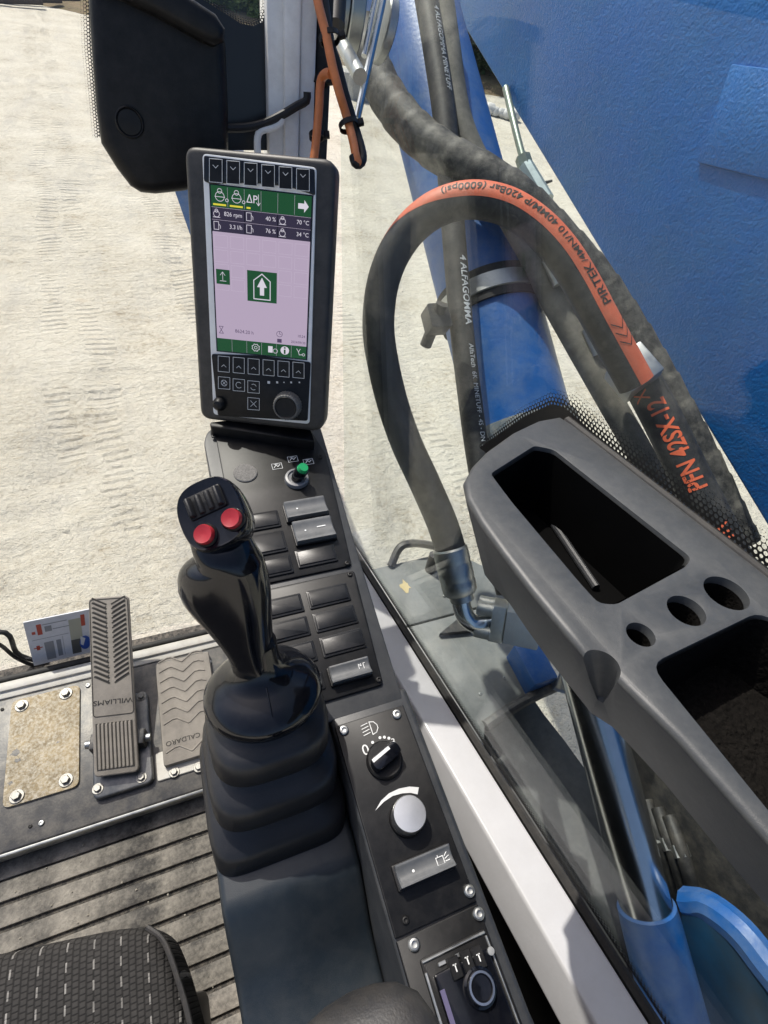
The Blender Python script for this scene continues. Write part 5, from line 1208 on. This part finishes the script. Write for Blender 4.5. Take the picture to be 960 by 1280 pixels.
b = B(); ng = 64; R = []
for z, s_ in ((0, 1.04), (.004, 1.0), (.011, .93), (.0125, .86)): R.append([f_.w(kr*s_*(1-.035*(i % 2))*cos(2*pi*i/ng), kr*s_*(1-.035*(i % 2))*sin(2*pi*i/ng), z) for i in range(ng)])
b.rings(R); rk_ = part('rotary_knob', b, M('knob_grey', (.12, .118, .112), .45, var=.15, vs=60, dust=((.3, .28, .25), .3, 60)), mon)
b = B(); b.lathe(f_, [(kr*.78, .0125), (kr*.74, .0138), (kr*.68, .0128), (.0001, .0125)], 40, False); part('knob_face', b, BLK, rk_)
kc = MF.px(*Z4b(250, 708), .004); f_ = MF.at(kc[0], kc[1], .0042); b = B(); b.lathe(f_, [(.0085, 0), (.008, .004), (.005, .0075), (.0001, .0085)], 32); part('port_cap', b, BLK, mon)
b = B(); b.box(MF, -.03, .035, -dh-.015, .02, -.060, -.0365, .004); part('mount_plate', b, BLK, mon)
b = B(); m0 = MF.w(0, -.10, -.05); cone(b, m0, V((m0.x-.005, m0.y-.02, .63)), .018, .02, 18); part('mount_post', b, BLK, mon)

# ================================================================ JOYSTICK
jc = PD(329, 858, .44)                       # disc centre
jn = V((-.04, sin(radians(21)), cos(radians(21)))).normalized()
JF = Fr(jc, (1, 0, 0), jn.cross(V((1, 0, 0))))
joy = thing('joystick', 'glossy black joystick grip with two red buttons on a rubber bellows', 'joystick', (.012, .13, .566))
hd = PD(262, 640, .355)
Z2 = lambda x, y: (200+x/3.878, 570+y/3.878)
rows = [(1000, 352, 352, 585), (968, 345, 345, 562), (945, 336, 336, 556), (920, 325, 325, 549), (870, 290, 290, 545), (825, 248, 262, 543), (780, 203, 245, 542), (730, 150, 228, 540), (680, 108, 215, 538), (630, 88, 206, 532), (585, 84, 200, 523), (550, 92, 196, 513), (530, 108, 193, 506), (516, 132, 190, 500), (508, 160, 188, 496), (503, 184, 186, 492), (470, 175, 175, 470), (440, 164, 164, 452), (405, 152, 152, 438), (375, 146, 146, 428)]
b = B(); R = []; n = 40
y_lo, y_hi = 968, 320; rightv = (RC @ V((1, 0, 0)))
axj = (hd-jc).normalized(); fwd = rightv.cross(axj).normalized()          # depth direction of each section
for i, (y, lh, l, r) in enumerate(rows):
    t = (y_lo-y)/(y_lo-y_hi); d = .418+(.352-.418)*t
    pl_, pr_ = PD(*Z2(l, y), d), PD(*Z2(r, y), d); xt_ = (PD(*Z2(lh, y), d)-pl_).length; c = (pl_+pr_)/2; hw_ = (pr_-pl_).length/2; ex_ = (pr_-pl_).normalized()
    hd_ = .019+.003*sin(t*pi); kk_ = max(0, (455-y)/80); c = c+D(*Z2((l+r)/2, y)).normalized()*(.006+.010*kk_)
    ring = []
    for k in range(n):
        a = 2*pi*k/n; ca_, sa_ = cos(a), sin(a)
        x = hw_*math.copysign(abs(ca_)**.85, ca_); z = hd_*math.copysign(abs(sa_)**.9, sa_)
        if ca_ < 0: kx_ = abs(ca_)**1.6; x -= xt_*kx_; z += math.copysign(min(.006, xt_*.25)*kx_*(1-kx_)*2, sa_)
        ring.append(c+ex_*x+fwd*z)
    R.append(ring)
b.rings(R)
# head: oval block whose flat face looks at the operator
hf = Fr(hd, RC @ V((cos(radians(25)), sin(radians(25)), 0)), RC @ V((-sin(radians(25)), cos(radians(25)), -.22)))
sx_, sy_ = 42/FPX*.355, 47/FPX*.355
ov = [(sx_*math.copysign(abs(cos(a))**.72, cos(a)), sy_*math.copysign(abs(sin(a))**.80, sin(a))-.001) for a in [2*pi*k/48 for k in range(48)]]
def ovr(k, c): return [hf.w(x*k, y*k, c) for x, y in ov]
b.rings([ovr(.72, -.034), ovr(.92, -.026), ovr(1.0, -.014), ovr(1.01, -.006), ovr(.99, -.0015), ovr(.95, .0004), ovr(.90, 0)])
gr = part('grip', b, GLOSS, joy, smooth=50)
b = B(); a_, b_ = hf.px(*Z2(212, 222), .003); rc_ = hf.at(a_, b_)
b.box(rc_, -.0135, .0135, -.0085, .0085, -.001, .0018, .0008, 2, .002); rl_ = part('thumb_roller', b, BLK, gr)
b = B()
for k in range(4):
    x = -.0105+.007*k; b.prism(rc_, [(x-.0028, -.0075), (x+.0028, -.0075), (x+.0028, .0075), (x-.0028, .0075)], .001, .0062 if k in (0, 3) else .0045, .0012, 2, top=[(x-.0012, -.0068), (x+.0012, -.0068), (x+.0012, .0068), (x-.0012, .0068)])
part('roller_ribs', b, RUB, rl_)
for z in ((212, 380), (345, 303)):
    a_, b_ = hf.px(*Z2(*z), .004); br = 50/3.878/FPX*.352; f_ = hf.at(a_, b_)
    b = B(); b.lathe(f_, [(br*1.16, -.001), (br*1.16, .001), (br*1.02, .0022), (br*1.0, .0012)], 36); bb = part('red_button', b, BLK, gr)
    b = B(); b.lathe(f_, [(br*.98, .0005), (br*.98, .0048), (br*.88, .0062), (br*.78, .0060), (.0001, .0052)], 36); part('button_cap', b, RED, bb)
dr = 73/FPX*.44
b = B(); b.lathe(JF, [(dr*.90, -.013), (dr*.97, -.010), (dr*1.0, -.005), (dr*.985, .0), (dr*.9, .006), (dr*.75, .0115), (dr*.58, .0155), (dr*.45, .020), (dr*.38, .026), (dr*.34, .036), (dr*.32, .05)], 64); part('base_dish', b, GLOSS, joy, smooth=60)
b = B(); sm_ = Path([JF.w(0, -dr*.97, -.0015), JF.w(.001, -dr*.75, .012), JF.w(.001, -dr*.45, .0205)], .003, JF.z); tube(b, sm_, .0007, 6); part('mould_seam', b, GLOSS, joy)
# bellows
b = B(); bc0 = V((.0115, .1335, .564)); bc1 = jc-jn*.012
tiers = []
for z0, r in ((0, .0600), (.0395, .0550), (.0765, .0500)):
    tiers += [(z0-.0005, r-.010), (z0+.0005, r-.002), (z0+.003, r), (z0+.018, r+.0008), (z0+.0215, r-.0006), (z0+.0240, r-.0032), (z0+.027, r-.008), (z0+.031, r-.0135), (z0+.036, r-.0165)]
H_ = (bc1-bc0).length; R = []
for z, r in tiers:
    t = z/.112; c = bc0.lerp(bc1, t); nz_ = V((0, 0, 1)).lerp(jn, t).normalized(); ex_ = V((1, 0, 0)); ey_ = nz_.cross(ex_)
    pw_ = .30+.45*t
    R.append([c+ex_*r*math.copysign(abs(cos(a))**pw_, cos(a))+ey_*r*1.02*math.copysign(abs(sin(a))**pw_, sin(a)) for a in [2*pi*k/72 for k in range(72)]])
b.rings(R); part('rubber_bellows', b, M('bellows_rubber', (.010, .0105, .0125), .40, var=.15, vs=40, bump=.15, bs=700, dust=((.14, .13, .12), .05, 60), spec=.5), joy, smooth=40)

# ================================================================ ARMREST, SEAT
arm = thing('armrest', 'black padded armrest end behind the joystick pod', 'armrest', (.02, -.2, .50))
b = B(); R = []
for i, (y, k) in enumerate(((-.012, .05), (-.0135, .35), (-.017, .60), (-.025, .82), (-.040, .96), (-.07, 1.0), (-.2, 1.0), (-.4, .98))):
    R.append([V((.030+.0*k+.047*k*math.copysign(abs(cos(a))**.6, cos(a)), y-.006*cos(a)*0-abs(cos(a))*0+.10*(.03-(.030+.047*k*cos(a)))*.0, .690+.030*k*math.copysign(abs(sin(a))**.6, sin(a)))) for a in [2*pi*q/40 for q in range(40)]])
b.rings([[v-V((0, .010, 0)) for v in r] for r in R]); part('pad', b, STUD, arm, smooth=60)
b = B(); b.box(WORLD, .012, .045, -.34, -.16, .50, .665, .006); part('support', b, BLK, arm)
seat = thing('operator_seat', 'dark woven fabric operator seat cushion with light stitches', 'seat', (-.36, -.15, .30))
b = B(); ctr = [PZ(u, v, .45) for u, v in ((-60, 1196), (0, 1190), (80, 1172), (150, 1158), (185, 1156), (205, 1172), (222, 1215), (242, 1290))]
pts = [(p.x, p.y) for p in ctr]+[(-.085, -.10), (-.085, -.5), (-.62, -.5), (-.62, .06), (-.5, .105), (-.38, .112)]
pts = [pts[i] for i in range(len(pts))]
pp_ = round_poly(pts[::-1], .012, 3); cen = sum((V(p) for p in pp_), V((0, 0)))/len(pp_)
def sc_(k): return [tuple(cen+(V(p)-cen)*k) for p in pp_]
R = []
for k, z in ((.90, .33), (.965, .335), (.995, .36), (1.0, .40), (.998, .425), (.990, .440), (.975, .450), (.955, .456), (.92, .459), (.8, .462), (.6, .463), (.4, .463), (.2, .463)): R.append([V((p[0], p[1], z)) for p in sc_(k)])
b.rings(R); part('cushion', b, FABRIC, seat, smooth=60)
b = B(); edge = [V((p.x, p.y, .4455))+V((.0, .0, 0)) for p in ctr[4:]]+[V((-.085, -.10, .445)), V((-.085, -.4, .445))]
edge = [V((cen.x+(p.x-cen.x)*.988, cen.y+(p.y-cen.y)*.985, .4475)) for p in edge]
tube(b, Path(edge, .006, V((0, 0, 1))), .0028, 8); part('piping', b, STUD, seat)
b = B(); b.box(WORLD, -.60, -.11, -.45, .02, .16, .331, .01); b.box(WORLD, -.5, -.2, -.4, -.05, .006, .165, .01); part('seat_base', b, BLK, seat)
